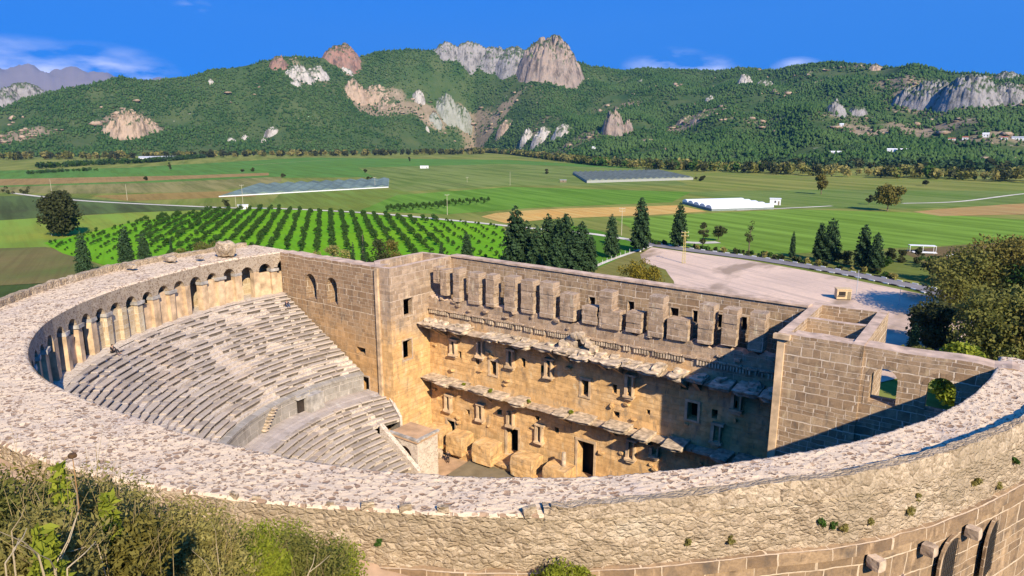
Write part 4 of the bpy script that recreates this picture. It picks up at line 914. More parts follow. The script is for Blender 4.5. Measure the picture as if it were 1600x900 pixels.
def tree(name, loc, trunk, crown, label, cat, group=None, scale=1, rz=None):
    root = empty(name, loc, label, cat, group); root.scale = (scale,)*3 if not isinstance(scale, tuple) else scale; root.rotation_euler.z = random.random()*6.28 if rz is None else rz
    link('trunk', trunk, root); link('crown', crown, root); return root
CON = [conifer_mesh(14, w, 4200, s, .33) for s, w in ((1, 7.6), (2, 6.4), (3, 8.4), (4, 7.0), (7, 8.8), (9, 6.0))]; CYP = [conifer_mesh(12, 2.6, 1300, s, .22) for s in (5, 6)]
TR_C = trunk_mesh(12, .28, BARK); TR_W = trunk_mesh(12, .26, BARK, low=3.2)
def px_tree(name, px, pyb, pyt, trunk, crown, ch, label, cat='tree', group=None, wfac=1.0, zb=ZP, base=None):
    p = np.array(base) if base is not None else atz(px, pyb, zb)
    d = hypot(*(p-CAM)[:2]); r = ray(px, pyt); zt = CAM[2]+r[2]/hypot(*r[:2])*d; h = zt-zb; s = h/ch
    return tree(name, (p[0], p[1], zb), trunk, crown, label, cat, group, (s*wfac, s*wfac, s))
con = [(806, 424, 322, 1.0, 'tall dark conifer at the left end of the dense clump behind the stage wall'), (838, 428, 350, 1.0, 'shorter conifer second from the left in the dense clump behind the stage wall'), (856, 414, 333, .9, 'conifer with a pointed top in the middle of the dense clump'),
 (884, 420, 332, 1.0, 'tall conifer just right of the middle of the dense clump'), (908, 424, 345, .95, 'rounded conifer at the right end of the dense clump behind the wall'), (868, 440, 366, 1.1, 'low conifer at the front of the dense clump behind the stage wall'), (822, 420, 345, 1.1, 'conifer tucked between the tall left one and the shorter second one of the dense clump'), (872, 410, 338, 1.1, 'conifer at the back of the dense clump, between the pointed and the tall one'), (896, 432, 362, 1.2, 'low broad conifer at the front right of the dense clump'), (922, 428, 366, .9, 'last small conifer at the right edge of the dense clump'),
 (955, 403, 334, .75, 'slim conifer standing alone right of the dense clump'), (1000, 394, 308, .95, 'tallest single conifer beside the corner of road and white track'), (1060, 386, 316, .85, 'upright conifer left of the yellow lattice pole at the road'),
 (1279, 410, 346, .9, 'left one of the two dark conifers touching each other beyond the road'), (1296, 411, 340, .85, 'right one of the two dark conifers touching each other beyond the road'),
 (1346, 421, 349, .9, 'broad conifer left in the pair beside the kerb bend'), (1366, 425, 362, .8, 'pointed smaller conifer right in the pair beside the kerb bend'), (1237, 406, 361, .55, 'small thin conifer with pale stem left of the two dark conifers'),
 (134, 436, 362, .75, 'narrow dark conifer nearest the left rim of the theatre'), (200, 424, 352, .95, 'broad dark conifer behind the left rim, left of its twin'), (228, 420, 360, .7, 'slimmer dark conifer close beside the broad one behind the left rim'), (270, 412, 372, .4, 'thin small conifer at the near edge of the orchard'),
 (730, 412, 362, .85, 'dark conifer behind the left part of the stage wall among young trees'), (1424, 560, 503, .9, 'small conifer at the foot of the big trees beside the right tower'), (690, 412, 380, .7, 'low dark conifer behind the left stair tower')]
for i, (px, pb, pt, wf, lab) in enumerate(con): px_tree('conifer', px, pb, pt, TR_W if px in (955, 1000, 1060, 1237, 1296) else TR_C, CON[(i*5) % 6], 14, lab, group='conifers around the theatre', wfac=wf)
for px, pb, pt, lab in [(553, 425, 378, 'left one of two thin cypresses behind the left side wall'), (569, 428, 366, 'right and taller one of two thin cypresses behind the left side wall')]: px_tree('cypress', px, pb, pt, TR_C, CYP[px % 2], 12, lab, group='thin cypresses')
# broadleaf trees
def bl(name, px, pb, pt, wpx, mat, label, n=2200, lsz=.4, seed=0, zb=ZP, trunk_white=False, nb=16, cat='tree', group=None, tfrac=.25, sh=.55):
    p = atz(px, pb, zb); d = hypot(*(p-CAM)[:2]); r = ray(px, pt); h = CAM[2]+r[2]/hypot(*r[:2])*d-zb; w = wpx/F*np.dot(p-CAM, fw)
    B = rnd_blobs(h, w, h*tfrac, nb, min(w, h)*.13, min(w, h)*.24, seed+int(px)); cm = crown_mesh('crown', B, n, lsz, LM[mat], sh)
    tm = trunk_mesh(h*.62, max(.06, h*.022), BARK, 2, w*.25, seed, low=1.6 if trunk_white else None)
    return tree(name, (p[0], p[1], zb), tm, cm, label, cat, group, 1, 0)
bl('broadleaf_tree', 97, 369, 297, 74, 'dark', 'big round dark tree standing alone in the olive field on the left', 6500, .62, 1, nb=34, tfrac=.08)
bl('broadleaf_tree', 1386, 330, 284, 46, 'rust', 'round tree standing alone in the middle of the right-hand fields', 2600, .75, 2, nb=22, tfrac=.2)
bl('broadleaf_tree', 1357, 320, 304, 12, 'dark', 'small tree just left of the round tree in the fields', 400, .6, 3, nb=6)
bl('broadleaf_tree', 1283, 304, 268, 22, 'rust', 'tall narrow brownish tree alone in the far right fields', 900, .8, 4, nb=12, tfrac=.12)
bl('broadleaf_tree', 1446, 291, 278, 13, 'dark', 'small round tree far off in the right-hand fields', 400, .9, 5, nb=6)
bl('broadleaf_tree', 1122, 377, 350, 26, 'dark', 'small bushy round tree beyond the road beside the thin trees', 1300, .3, 6, nb=14)
bl('broadleaf_tree', 1098, 389, 343, 20, 'dark', 'slender whitewashed tree beyond the road right of the yellow lattice pole', 1100, .28, 7, nb=14, trunk_white=True, tfrac=.18)
bl('broadleaf_tree', 1170, 397, 343, 20, 'dark', 'sparse thin tree with a bare pale stem beyond the road', 420, .26, 8, nb=12, trunk_white=True, tfrac=.35)
for k, (px, pb, pt, w, lab) in enumerate([(380, 271, 263, 7, 'left one of two little dark bushes in the far striped field'), (395, 268, 261, 8, 'right one of two little dark bushes in the far striped field'), (228, 282, 276, 8, 'lone little bush on the pale stripe of the left field'), (265, 266, 253, 7, 'small upright tree before the dark hedge on the far left'),
      (443, 278, 271, 7, 'lone little bush above the blue greenhouse'), (571, 271, 264, 6, 'small bush in the far green field right of the blue greenhouse'), (577, 282, 276, 13, 'low wide bush at the right end of the blue greenhouse'), (855, 272, 262, 9, 'small bush in the field left of the grey greenhouse'), (640, 252, 244, 6, 'tiny tree at the far field edge left of the white hut'), (1095, 283, 274, 22, 'dark low bush at the right end of the grey greenhouse'), (1014, 269, 263, 16, 'dark bush behind the middle of the grey greenhouse'),
      (355, 325, 310, 20, 'bush beside the white pump house at the track'), (20, 303, 290, 34, 'leafy clump at the start of the white track on the far left'), (40, 303, 289, 22, 'small tree in the clump at the start of the white track')]):
    bl('bush', px, pb, pt, w, 'dark', lab, 260, .9 if pb < 300 else .5, k, nb=6, tfrac=.02, cat='bush')
bl('autumn_tree', 1000, 452, 404, 84, 'autumn', 'yellow-green autumn tree just beyond the middle of the facade wall', 5200, .26, 11, nb=34, tfrac=.02, sh=.3)
bl('bush', 318, 412, 374, 64, 'olive', 'broad olive green bush behind the left rim next to the masonry remnant', 2600, .28, 12, nb=16, tfrac=.02, cat='bush')
bl('bush', 285, 416, 384, 40, 'olive', 'lower olive green bush left of the masonry remnant', 1500, .28, 13, nb=12, tfrac=.02, cat='bush')
bl('bush', 520, 424, 384, 70, 'scrub', 'broad yellowish bush behind the two arched side wall windows', 2600, .28, 14, nb=18, tfrac=.02, cat='bush')
bl('bush', 593, 420, 372, 40, 'dark', 'dark round bush behind the left stair tower', 2000, .28, 15, nb=14, tfrac=.02, cat='bush')
bl('bush', 612, 416, 374, 36, 'rust', 'rusty brown bush behind the left stair tower', 1800, .28, 16, nb=14, tfrac=.02, cat='bush')
for k, (px, pb, pt, w, lab) in enumerate([(1390, 411, 384, 18, 'leftmost dark shrub in the row left of the white terrace'), (1408, 411, 388, 16, 'middle dark shrub in the row left of the white terrace'), (1434, 412, 386, 18, 'dark shrub right of the others below the white terrace'), (1318, 414, 388, 30, 'dark green bush between the two pairs of conifers'), (1380, 419, 400, 34, 'light green bush at the foot of the pointed smaller conifer'), (1455, 420, 398, 50, 'bushy green shrub below the right end of the white terrace')]):
    bl('bush', px, pb, pt, w, 'green' if k in (4, 5) else 'dark', lab, 1100, .28, 20+k, nb=12, tfrac=.02, cat='bush')
RT = [(1500, 500, 382, 120, 'olive', 'big olive green plane tree at the left of the tall grove on the right'), (1560, 500, 360, 130, 'rust', 'tallest brownish plane tree at the back of the right grove'), (1640, 520, 372, 140, 'green', 'wide green tree cut by the right edge of the photo'), (1460, 545, 470, 90, 'dark', 'dark tree at the near left foot of the right grove'), (1545, 580, 440, 150, 'olive', 'nearest broad olive tree at the front of the right grove'), (1500, 446, 396, 110, 'dark', 'dark broad tree behind the white terrace at the left of the right grove'), (1585, 440, 366, 90, 'rust', 'brown-topped tree far back at the right edge of the grove'), (1620, 600, 470, 110, 'rust', 'golden brown tree at the near right of the grove'), (1430, 585, 540, 70, 'olive', 'low olive tree just outside the right side wall'), (1495, 640, 535, 90, 'bright', 'bright green tree seen through the arched window of the right side wall')]
for k, (px, pb, pt, w, mt, lab) in enumerate(RT): bl('grove_tree', px, pb, pt, w, mt, lab, 8000, .36, 40+k, nb=46, tfrac=.06, group='trees of the right grove', sh=.35)
# orchard
ORM = []
for s in range(4):
    B = rnd_blobs(3.4, 3.4, .5, 7, .6, .95, s); c = crown_mesh('crown', B, 240, .3, LM['orchard'], .5); ORM.append(c)
OPX = [(70, 384), (130, 366), (200, 349), (330, 329), (420, 326), (560, 334), (680, 343), (783, 353), (800, 398), (700, 428), (420, 428), (180, 416), (100, 396)]
def inpoly(x, y, P):
    c = False; j = len(P)-1
    for i in range(len(P)):
        if (P[i][1] > y) != (P[j][1] > y) and x < (P[j][0]-P[i][0])*(y-P[i][1])/(P[j][1]-P[i][1])+P[i][0]: c = not c
        j = i
    return c
da = YAW+math.atan((517-800)/F); du = np.array([sin(da), cos(da)]); dv = np.array([cos(da), -sin(da)]); o0 = atz(517, 340, ZP)[:2]; cand = []
for i in range(-45, 46):
    for j in range(-90, 60):
        p = o0+dv*i*5.9+du*j*4.0+RNG.normal(size=2)*.35; (q,), d = prj(np.array([[p[0], p[1], ZP]]))
        if d[0] > 0 and inpoly(q[0], q[1], OPX) and RNG.random() > (.11 if 250 < q[0] < 640 else .3):
            small = .62 if q[0] < 215 or q[0] > 690 else 1.0
            if q[1] > 392 and q[0] < 640: small *= .6
            cand.append((np.linalg.norm(np.array([*p, ZP])-CAM)/small, p[0], p[1], small*RNG.uniform(.55, 1.05), q))
cand.sort(key=lambda c: c[0])
for c in cand[:300]:
    o = link('orchard_tree', ORM[random.randrange(4)], None, (c[1], c[2], ZP+.1)); o.scale = (c[3],)*3; o.rotation_euler.z = random.random()*6
    tag(o, 'small round dark green fruit tree standing in a row of the bright green orchard', 'fruit tree', 'fruit trees of the orchard')
VV = []; nv = 0
for c in cand[300:]:
    me = ORM[random.randrange(4)]; v = np.empty(len(me.vertices)*3, 'f'); me.vertices.foreach_get('co', v); v = v.reshape(-1, 3)*c[3]; VV.append(v+np.array([c[1], c[2], ZP+.1]))
if VV:
    VV = np.concatenate(VV); tag(link('far_orchard_trees', np_mesh('far_orchard_trees', VV, np.arange(len(VV)).reshape(-1, 4), LM['orchard'])), 'far rows of small dark fruit trees at the back of the orchard', 'fruit trees', kind='stuff')
for k in range(34):                                # young trees beyond the white track
    px = 606+k*5.0 if k < 20 else 690+(k-20)*5.6; py = 331-(px-606)*.06+(-3 if k >= 20 else 0)-(3 if k % 2 else 0); p = atz(px, py, ZP); o = link('young_tree', ORM[k % 4], None, (p[0], p[1], ZP)); o.scale = (.95, .95, 1.25)
    tag(o, 'young dark green tree in the double row just beyond the white track', 'tree', 'young trees beyond the track')
def strip_wood(name, pts, hfn, dens, mat, label, depth=30, lsz=1.4, cat='trees'):
    C_ = []; 
    for (x0, y0), (x1, y1) in zip(pts[:-1], pts[1:]):
        a, b = atz(x0, y0, ZP), atz(x1, y1, ZP); L_ = np.linalg.norm(b-a); n = int(L_*dens)
        view = (a+b)/2-CAM; view = view[:2]/np.linalg.norm(view[:2])
        for _ in range(n):
            u = RNG.random(); p = a+(b-a)*u; dd = RNG.random()*depth; h = hfn()*RNG.uniform(.7, 1.15); C_.append((p[0]+view[0]*dd, p[1]+view[1]*dd, h))
    Vs = []; mi = []
    for x, y, h in C_:
        B = [(RNG.normal()*h*.12, RNG.normal()*h*.12, h*RNG.uniform(.35, .7), h*.33, h*.33, h*.32) for _ in range(4)]; c, d = blob_pts(B, 70); V, _ = quads(c, lsz*h/9, d*.5); V[:, 2] = np.maximum(V[:, 2], .05); Vs.append(V+np.array([x, y, ZP])); mi.append(np.full(len(V)//4, RNG.integers(0, len(mat))))
    Vs = np.concatenate(Vs); return tag(link(name, np_mesh(name, Vs, np.arange(len(Vs)).reshape(-1, 4), [LM[m] for m in mat], np.concatenate(mi))), label, cat, kind='stuff')
strip_wood('tree_belt', [(735, 237), (800, 242), (860, 250), (930, 259), (1000, 264), (1080, 268), (1160, 271), (1300, 277), (1450, 280), (1640, 288)], lambda: 14, .32, ['olive', 'scrub', 'dark', 'green', 'olive'], 'long belt of olive green trees between the fields and the hills', 70)
strip_wood('tree_belt', [(-60, 252), (60, 250), (160, 249), (300, 247), (420, 245), (560, 244), (760, 241)], lambda: 16, .2, ['dark', 'scrub', 'dark', 'olive'], 'long dark belt of trees at the foot of the left hills', 110, 1.6)
strip_wood('tree_belt', [(1180, 262), (1320, 265), (1460, 268), (1640, 274)], lambda: 16, .2, ['conifer', 'dark', 'conifer'], 'dark green belt of trees behind the olive tree belt on the right', 90, 1.6)
strip_wood('poplar_row', [(1318, 256), (1350, 254)], lambda: 34, .3, ['conifer'], 'clump of tall dark poplars in front of the far white roof', 20, .5)
strip_wood('hedge', [(60, 264), (140, 259), (230, 255), (320, 247)], lambda: 9, .45, ['conifer', 'orchard'], 'long dark plantation strip in front of the far white shed', 45, 1.5, 'hedge')
strip_wood('hedge', [(42, 273), (100, 269), (152, 267)], lambda: 5, .5, ['conifer', 'orchard'], 'short dark hedge strip in the far left field', 10, 1.2, 'hedge')
strip_wood('roadside_scrub', [(1010, 381), (1100, 391), (1200, 403), (1300, 419), (1400, 438)], lambda: 1.6, .6, ['dark', 'green', 'scrub'], 'low scrub along the far side of the asphalt road', 5, 3.2, 'scrub')

# ------------------------------------------------------------------ hills
def elev(x, y): r = ray(x, y); return math.atan2(r[0], r[1]), r[2]/hypot(r[0], r[1])
SKY = [(-220, 150, 2700), (-100, 160, 2700), (0, 160, 2700), (100, 139, 2600), (150, 129, 2600), (190, 123, 2600), (230, 128, 2600), (290, 122, 2600), (345, 108, 2600), (400, 97, 2600), (440, 92, 2600), (500, 88, 2700), (560, 88, 2800), (600, 80, 2800), (640, 77, 2800), (700, 78, 2800), (760, 80, 2800), (820, 82, 2800), (870, 88, 2800), (915, 101, 2800), (970, 112, 2900), (1020, 107, 2900), (1100, 111, 2900), (1150, 107, 2800), (1200, 111, 2700), (1260, 103, 2500), (1300, 99, 2500), (1380, 106, 2400), (1420, 101, 2300), (1480, 112, 2300), (1560, 119, 2300), (1640, 124, 2300), (1760, 128, 2300), (1950, 140, 2300)]
HA = np.array([elev(x, y)[0] for x, y, d in SKY]); HT = np.array([elev(x, y)[1]*d+CAM[2] for x, y, d in SKY]); HD = np.array([d for *_, d in SKY])
BAS = [(-220, 256), (0, 247), (300, 243), (600, 240), (740, 236), (860, 243), (1000, 252), (1200, 258), (1400, 262), (1640, 268), (1950, 275)]
BA = np.array([elev(x, y)[0] for x, y in BAS]); BD = np.array([hypot(*(atz(x, y, ZP)-CAM)[:2]) for x, y in BAS])
def H(x, y):
    x = np.asarray(x, float); y = np.asarray(y, float); dx, dy = x-CAM[0], y-CAM[1]; a = np.arctan2(dx, dy); d = np.hypot(dx, dy)
    top = np.interp(a, HA, HT); dr = np.interp(a, HA, HD); db = np.interp(a, BA, BD); t = (d-db)/(dr-db); tc_ = np.clip(t, 0, 1)
    S = .62*tc_+.38*tc_**2.2; S = np.where(t > 1, 1-.9*smooth(1, 1.9, t), S)
    w = np.sin(a*23+d*.004)*.35+np.sin(a*41-d*.0026+1.3)*.3+np.sin(a*67+d*.0061+.4)*.2+np.sin(d*.013+a*12)*.22
    return ZP-1.5+(top-ZP+1.5)*(S+w*.13*np.sin(pi*tc_)**1.0*np.where(t > 1, 0, 1))
aa = np.linspace(HA[0], HA[-1], 420); dd = np.r_[np.linspace(560, 3000, 190), np.linspace(3050, 5200, 24)]
AX, DX = np.meshgrid(aa, dd, indexing='ij'); HXx = CAM[0]+np.sin(AX)*DX; HYy = CAM[1]+np.cos(AX)*DX; HZ = H(HXx, HYy)
NO = np.array([fbm(a, b, 0, 4, .006) for a, b in zip(HXx.ravel(), HYy.ravel())]).reshape(HZ.shape)
def hitH(px, py):
    r = ray(px, py); r = r/hypot(r[0], r[1]); ds = np.arange(600, 3400, 6.0); P = CAM[None]+ds[:, None]*r[None]; k = np.argmax(P[:, 2] < H(P[:, 0], P[:, 1])); 
    return P[k] if k else P[-60]
amp = np.clip((HZ-ZP)/60, 0, 1); HZ2 = HZ+NO*16*amp
bare = np.zeros(HZ.shape)
BARE = [(600, 165, 60, 22, 1), (660, 175, 45, 20, 1), (720, 185, 40, 26, .8), (770, 195, 60, 16, .9), (840, 200, 60, 14, .6), (205, 190, 46, 22, .7), (30, 212, 55, 12, .9), (960, 165, 50, 10, .7), (1080, 190, 60, 12, .8), (1350, 205, 45, 10, 1), (1450, 205, 70, 10, .9), (1560, 215, 80, 14, .7), (1500, 150, 95, 30, .6), (1280, 120, 90, 14, .5), (1400, 130, 50, 14, .5), (1180, 195, 60, 14, .5), (820, 165, 50, 20, .4), (480, 120, 40, 20, .4), (900, 225, 90, 10, .5), (740, 222, 90, 10, .6), (1330, 185, 60, 10, .5)]
for px, py, rx, ry, s in BARE:
    p = hitH(px, py); d = hypot(*(p-CAM)[:2]); az = math.atan2(p[0]-CAM[0], p[1]-CAM[1]); ra = rx/F; p2 = hitH(px, max(40, py-ry)); p3 = hitH(px, py+ry); rd = max(40, abs(hypot(*(p2-CAM)[:2])-hypot(*(p3-CAM)[:2]))/2)
    q = ((AX-az)/ra)**2+((DX-d)/rd)**2; bare = np.maximum(bare, s*np.clip(1.25-q, 0, 1))
bare = np.clip(bare*.8+NO*.9*(bare > .02)-.08, 0, 1)
def hill_mat():
    t = NT('wooded_hill_ground', 1, .03); p = t.pos(); at = t.n('ShaderNodeAttribute', attribute_name='bare').outputs['Fac']; n = t.noise(p, .012, 6, .65); n2 = t.noise(p, .05, 5, .7)
    g = t.mix(t.rng(n, .35, .65), (.045, .085, .024), (.09, .115, .04)); b = t.mix(t.rng(n2, .35, .65), (.30, .225, .145), (.19, .155, .09)); b = t.mix(t.rng(n, .55, .7), b, (.36, .27, .18))
    f = t.rng(t.math('ADD', at, t.math('MULTIPLY', t.math('SUBTRACT', n2, .5), .9)), .25, .5); c = t.mix(f, g, b)
    rk = t.rng(n2, .66, .70); c = t.mix(t.math('MULTIPLY', rk, t.rng(n, .45, .6)), c, (.45, .40, .34)); t.bump(n2, 1, 4); return t.col(c)
nd = len(dd); Fc = np.array([[i*nd+j, i*nd+j+1, (i+1)*nd+j+1, (i+1)*nd+j] for i in range(len(aa)-1) for j in range(nd-1)])
hm = np_mesh('hills', np.c_[HXx.ravel(), HYy.ravel(), HZ2.ravel()], Fc, hill_mat(), smooth=True); at = hm.attributes.new('bare', 'FLOAT', 'POINT'); at.data.foreach_set('value', bare.ravel().astype('f'))
HILL = tag(link('hills', hm), kind='structure')
def gridv(G, a, d):
    fi = np.clip((a-aa[0])/(aa[1]-aa[0]), 0, len(aa)-1.001); i = fi.astype(int); u = fi-i; j = np.clip(np.searchsorted(dd, d)-1, 0, nd-2); v = (d-dd[j])/(dd[j+1]-dd[j]); 
    return G[i, j]*(1-u)*(1-v)+G[i+1, j]*u*(1-v)+G[i, j+1]*(1-u)*v+G[i+1, j+1]*u*v
# rock outcrops of the hills
def rock_mat(name, a, b, dark):
    t = NT(name, 1, .05); p = t.pos(); n = t.noise(p, .05, 6, .7); s = t.noise(t.mapv(p, (1, 1, .30)), .045, 7, .75); k = t.mix(t.rng(n, .35, .65), a, b); k = t.mix(t.rng(s, .49, .62, 0, .9), k, dark); nz_ = t.n('ShaderNodeSeparateXYZ', {0: t.n('ShaderNodeNewGeometry').outputs['Normal']}).outputs['Z']; v = t.rng(t.math('ADD', nz_, t.math('MULTIPLY', t.math('SUBTRACT', n, .5), 1.6)), .60, .78, 0, .9); k = t.mix(v, k, (.06, .095, .03)); t.bump(s, 1, 6); return t.col(k)
RM = {'pink': rock_mat('pinkish_rock', (.40, .29, .215), (.27, .225, .185), (.085, .07, .058)), 'grey': rock_mat('grey_rock', (.34, .315, .29), (.26, .235, .22), (.07, .07, .06)), 'red': rock_mat('reddish_rock', (.36, .19, .13), (.25, .17, .13), (.08, .06, .05)), 'white': rock_mat('pale_rock', (.55, .50, .43), (.42, .37, .31), (.14, .12, .095)), 'tan': rock_mat('tan_rock', (.50, .35, .235), (.40, .30, .21), (.16, .12, .075)), 'scree': rock_mat('scree', (.36, .355, .29), (.28, .28, .22), (.15, .16, .09))}
CR = [(862, 124, 112, 72, 'pink', .9), (806, 108, 74, 30, 'grey', .5), (770, 102, 60, 20, 'grey', .5), (734, 96, 62, 26, 'grey', .6), (700, 88, 46, 20, 'grey', .6), (533, 100, 66, 30, 'red', .7), (436, 108, 34, 18, 'red', .7), (470, 128, 50, 26, 'white', .6), (497, 124, 40, 20, 'white', .6), (463, 138, 24, 14, 'white', .6), (541, 113, 26, 9, 'white', .5), (556, 158, 40, 36, 'tan', .9), (585, 160, 50, 22, 'tan', .7), (606, 170, 40, 16, 'tan', .7), (655, 160, 22, 18, 'white', .9), (700, 188, 40, 34, 'scree', .6), (722, 200, 40, 26, 'scree', .5), (680, 198, 26, 18, 'scree', .5), (788, 206, 32, 16, 'tan', .6), (822, 222, 26, 20, 'white', .9), (845, 222, 40, 22, 'white', .8), (878, 214, 40, 20, 'white', .8), (958, 212, 42, 46, 'pink', 1), (980, 208, 22, 22, 'pink', .8), (205, 213, 62, 46, 'tan', .45), (228, 208, 46, 30, 'tan', .45), (175, 206, 34, 20, 'tan', .4), (92, 140, 52, 26, 'grey', .7), (40, 152, 62, 30, 'grey', .7), (5, 168, 60, 34, 'grey', .6), (68, 143, 30, 16, 'grey', .6), (1163, 133, 30, 20, 'white', .6), (1195, 138, 36, 15, 'white', .6), (1306, 182, 36, 28, 'grey', .9), (1340, 180, 36, 16, 'grey', .6), (1450, 168, 90, 46, 'grey', .5), (1510, 166, 110, 56, 'grey', .5), (1570, 162, 70, 36, 'grey', .5), (1415, 165, 50, 30, 'grey', .5), (1368, 108, 26, 8, 'tan', .7), (1345, 105, 26, 7, 'tan', .7), (1572, 124, 46, 13, 'grey', .8), (1070, 192, 34, 12, 'tan', .5), (1095, 188, 40, 10, 'tan', .4), (1108, 160, 20, 11, 'white', .6), (424, 211, 24, 12, 'white', .7), (362, 222, 18, 8, 'white', .7), (383, 218, 14, 8, 'white', .7), (330, 133, 12, 9, 'white', .8), (412, 222, 10, 6, 'white', .7), (1000, 130, 16, 6, 'white', .5), (770, 112, 20, 9, 'grey', .5), (668, 205, 8, 8, 'white', .8), (1420, 155, 30, 16, 'grey', .5)]
def crag(px, py, w, h, kind, steep, seed):
    p = hitH(px, py); D = float(np.dot(p-CAM, fw)); wm = w/F*D; hm_ = h/F*D*1.1; NX, NY = (84, 50) if w > 45 else (44, 30); rng = np.random.default_rng(seed)
    az = math.atan2(p[0]-CAM[0], p[1]-CAM[1]); ex = np.array([cos(az), -sin(az)]); ey = np.array([sin(az), cos(az)]); dm = wm*.95; V = []
    for i in range(NX+1):
        for j in range(NY+1):
            x = (i/NX*2-1)*1.12; y = (j/NY*2-1)*1.12; ang = atan2(y, x); rr_ = 1+.20*fbm(cos(ang)*1.6+seed*5, sin(ang)*1.6, seed, 4, 1.0)+.07*fbm(cos(ang)*7+seed, sin(ang)*7, 2, 3, 1.0)
            r = hypot(x, y)/rr_; pw = 1.5+2.4*steep*(1 if w > 60 else .45); f = max(0, 1-min(1, r)**pw)
            dv, _ = mnoise.voronoi((x*2.1*wm/60+seed*3.1+.25*fbm(x*3, y*3, seed, 2), y*2.1*wm/60, seed*1.7)) if wm < 130 else mnoise.voronoi((x*4.2+seed*3.1+.3*fbm(x*3, y*3, seed, 2), y*2.2, seed*1.7))
            ck = min(1, .28+(dv[1]-dv[0])*3.2); dv2, _ = mnoise.voronoi((x*9+seed, y*6, seed)); ck2 = min(1, .7+(dv2[1]-dv2[0])*1.6)
            pk = (.92+(.22 if w > 60 else .55)*fbm(x*1.6+seed*3.3, y*1.2, seed, 5, 1.3 if w > 60 else 2.0))*(.80+.20*ck)*(.45+.55*ck2)*1.03*(1-.30*abs(x+.2*sin(seed*2.1))**1.8); z = f*pk
            jx = .05*fbm(x*5+seed, y*2, z*2, 3, 1.7); jy = .07*fbm(x*6, y*2+seed, z*3, 3, 1.7)
            q = p[:2]+ex*(x+jx*f)*wm*.5+ey*((y+jy*f)*dm*.5+dm*.28); g = float(H(q[0], q[1])); e = 1-smooth(.55, 1.05, r)
            V.append((q[0], q[1], (g-6)*(1-e)+(p[2]*.35+g*.65)*e+z*hm_*.80-4*(r > .98)))
    Fc = np.array([[i*(NY+1)+j, (i+1)*(NY+1)+j, (i+1)*(NY+1)+j+1, i*(NY+1)+j+1] for i in range(NX) for j in range(NY)])
    return tag(link('hill_crag', np_mesh('hill_crag', V, Fc, RM[kind])), kind='structure'), p
CRP = []
for k, (px, py, w, h, kd, st) in enumerate(CR):
    o, p = crag(px, py, w, h, kd, st, k); dp = np.linalg.norm(p[:2]-CAM[:2]); wm = w/F*dp; q = p[:2]+(p[:2]-CAM[:2])/dp*wm*.27; CRP.append((q[0], q[1], wm*.29))
# forest on the hills
NTREE = 120000
ta = RNG.uniform(aa[0]+.02, aa[-1]-.02, NTREE*2); td = np.sqrt(RNG.uniform(600**2, 3000**2, NTREE*2)); bz = gridv(bare, ta, td); nz_ = gridv(NO, ta, td); hz = gridv(HZ2, ta, td); db_ = np.interp(ta, BA, BD); dr_ = np.interp(ta, HA, HD)
ok = (RNG.random(NTREE*2) > np.clip(bz*1.5, 0, .86)) & (td > db_+15) & (td < dr_+140) & (RNG.random(NTREE*2) < .72+nz_*2.4)
ta, td, hz = ta[ok][:NTREE], td[ok][:NTREE], hz[ok][:NTREE]; tx, ty = CAM[0]+np.sin(ta)*td, CAM[1]+np.cos(ta)*td; far = np.ones(len(tx), bool)
for cx, cy, cr_ in CRP: far &= np.hypot(tx-cx, ty-cy) > cr_
tx, ty, hz, td = tx[far], ty[far], hz[far], td[far]; n = len(tx); th_h = 3+8.5*RNG.beta(1.6, 2.6, n); tw = th_h*RNG.uniform(.26, .62, n)
OCT = np.array([(1, 0, .35), (.31, .95, .42), (-.81, .59, .32), (-.81, -.59, .4), (.31, -.95, .36), (0, 0, 1), (0, 0, .02)]); OF = np.array([(0, 1, 5), (1, 2, 5), (2, 3, 5), (3, 4, 5), (4, 0, 5), (1, 0, 6), (2, 1, 6), (3, 2, 6), (4, 3, 6), (0, 4, 6)])
rz = RNG.random(n)*6.28; V = np.repeat(OCT[None], n, 0)*(1+.22*RNG.normal(size=(n, 7, 1))); cx = V[:, :, 0]*np.cos(rz)[:, None]-V[:, :, 1]*np.sin(rz)[:, None]; cy = V[:, :, 0]*np.sin(rz)[:, None]+V[:, :, 1]*np.cos(rz)[:, None]
V = np.stack([cx*tw[:, None]+tx[:, None], cy*tw[:, None]+ty[:, None], V[:, :, 2]*th_h[:, None]+hz[:, None]-.4], 2).reshape(-1, 3); Fq = (OF[None]+7*np.arange(n)[:, None, None]).reshape(-1, 3)
def forest_mat():
    t = NT('hill_forest_leaves', .9, .05); r = t.n('ShaderNodeNewGeometry').outputs['Random Per Island']; nn = t.noise(t.pos(), .006, 4); c = t.mix(r, (.024, .060, .016), (.068, .122, .030)); c = t.mix(t.rng(nn, .45, .62, 0, .6), c, (.085, .135, .04)); return t.col(c)
tag(link('hill_forest', np_mesh('hill_forest', V, Fq, forest_mat())), 'dense green pine forest covering the hillsides', 'forest', kind='stuff')
nr = 4200; ra = RNG.uniform(aa[0]+.02, aa[-1]-.02, nr*5); rd_ = np.sqrt(RNG.uniform(650**2, 2800**2, nr*5)); rb = gridv(bare, ra, rd_); rn = gridv(NO, ra*1.0+.05, rd_); rk_ = (RNG.random(nr*5) < np.clip(rb*.5+np.clip(rn-.12, 0, 1)*1.1, .004, 1)) & (rd_ > np.interp(ra, BA, BD)+20) & (rd_ < np.interp(ra, HA, HD)+40)
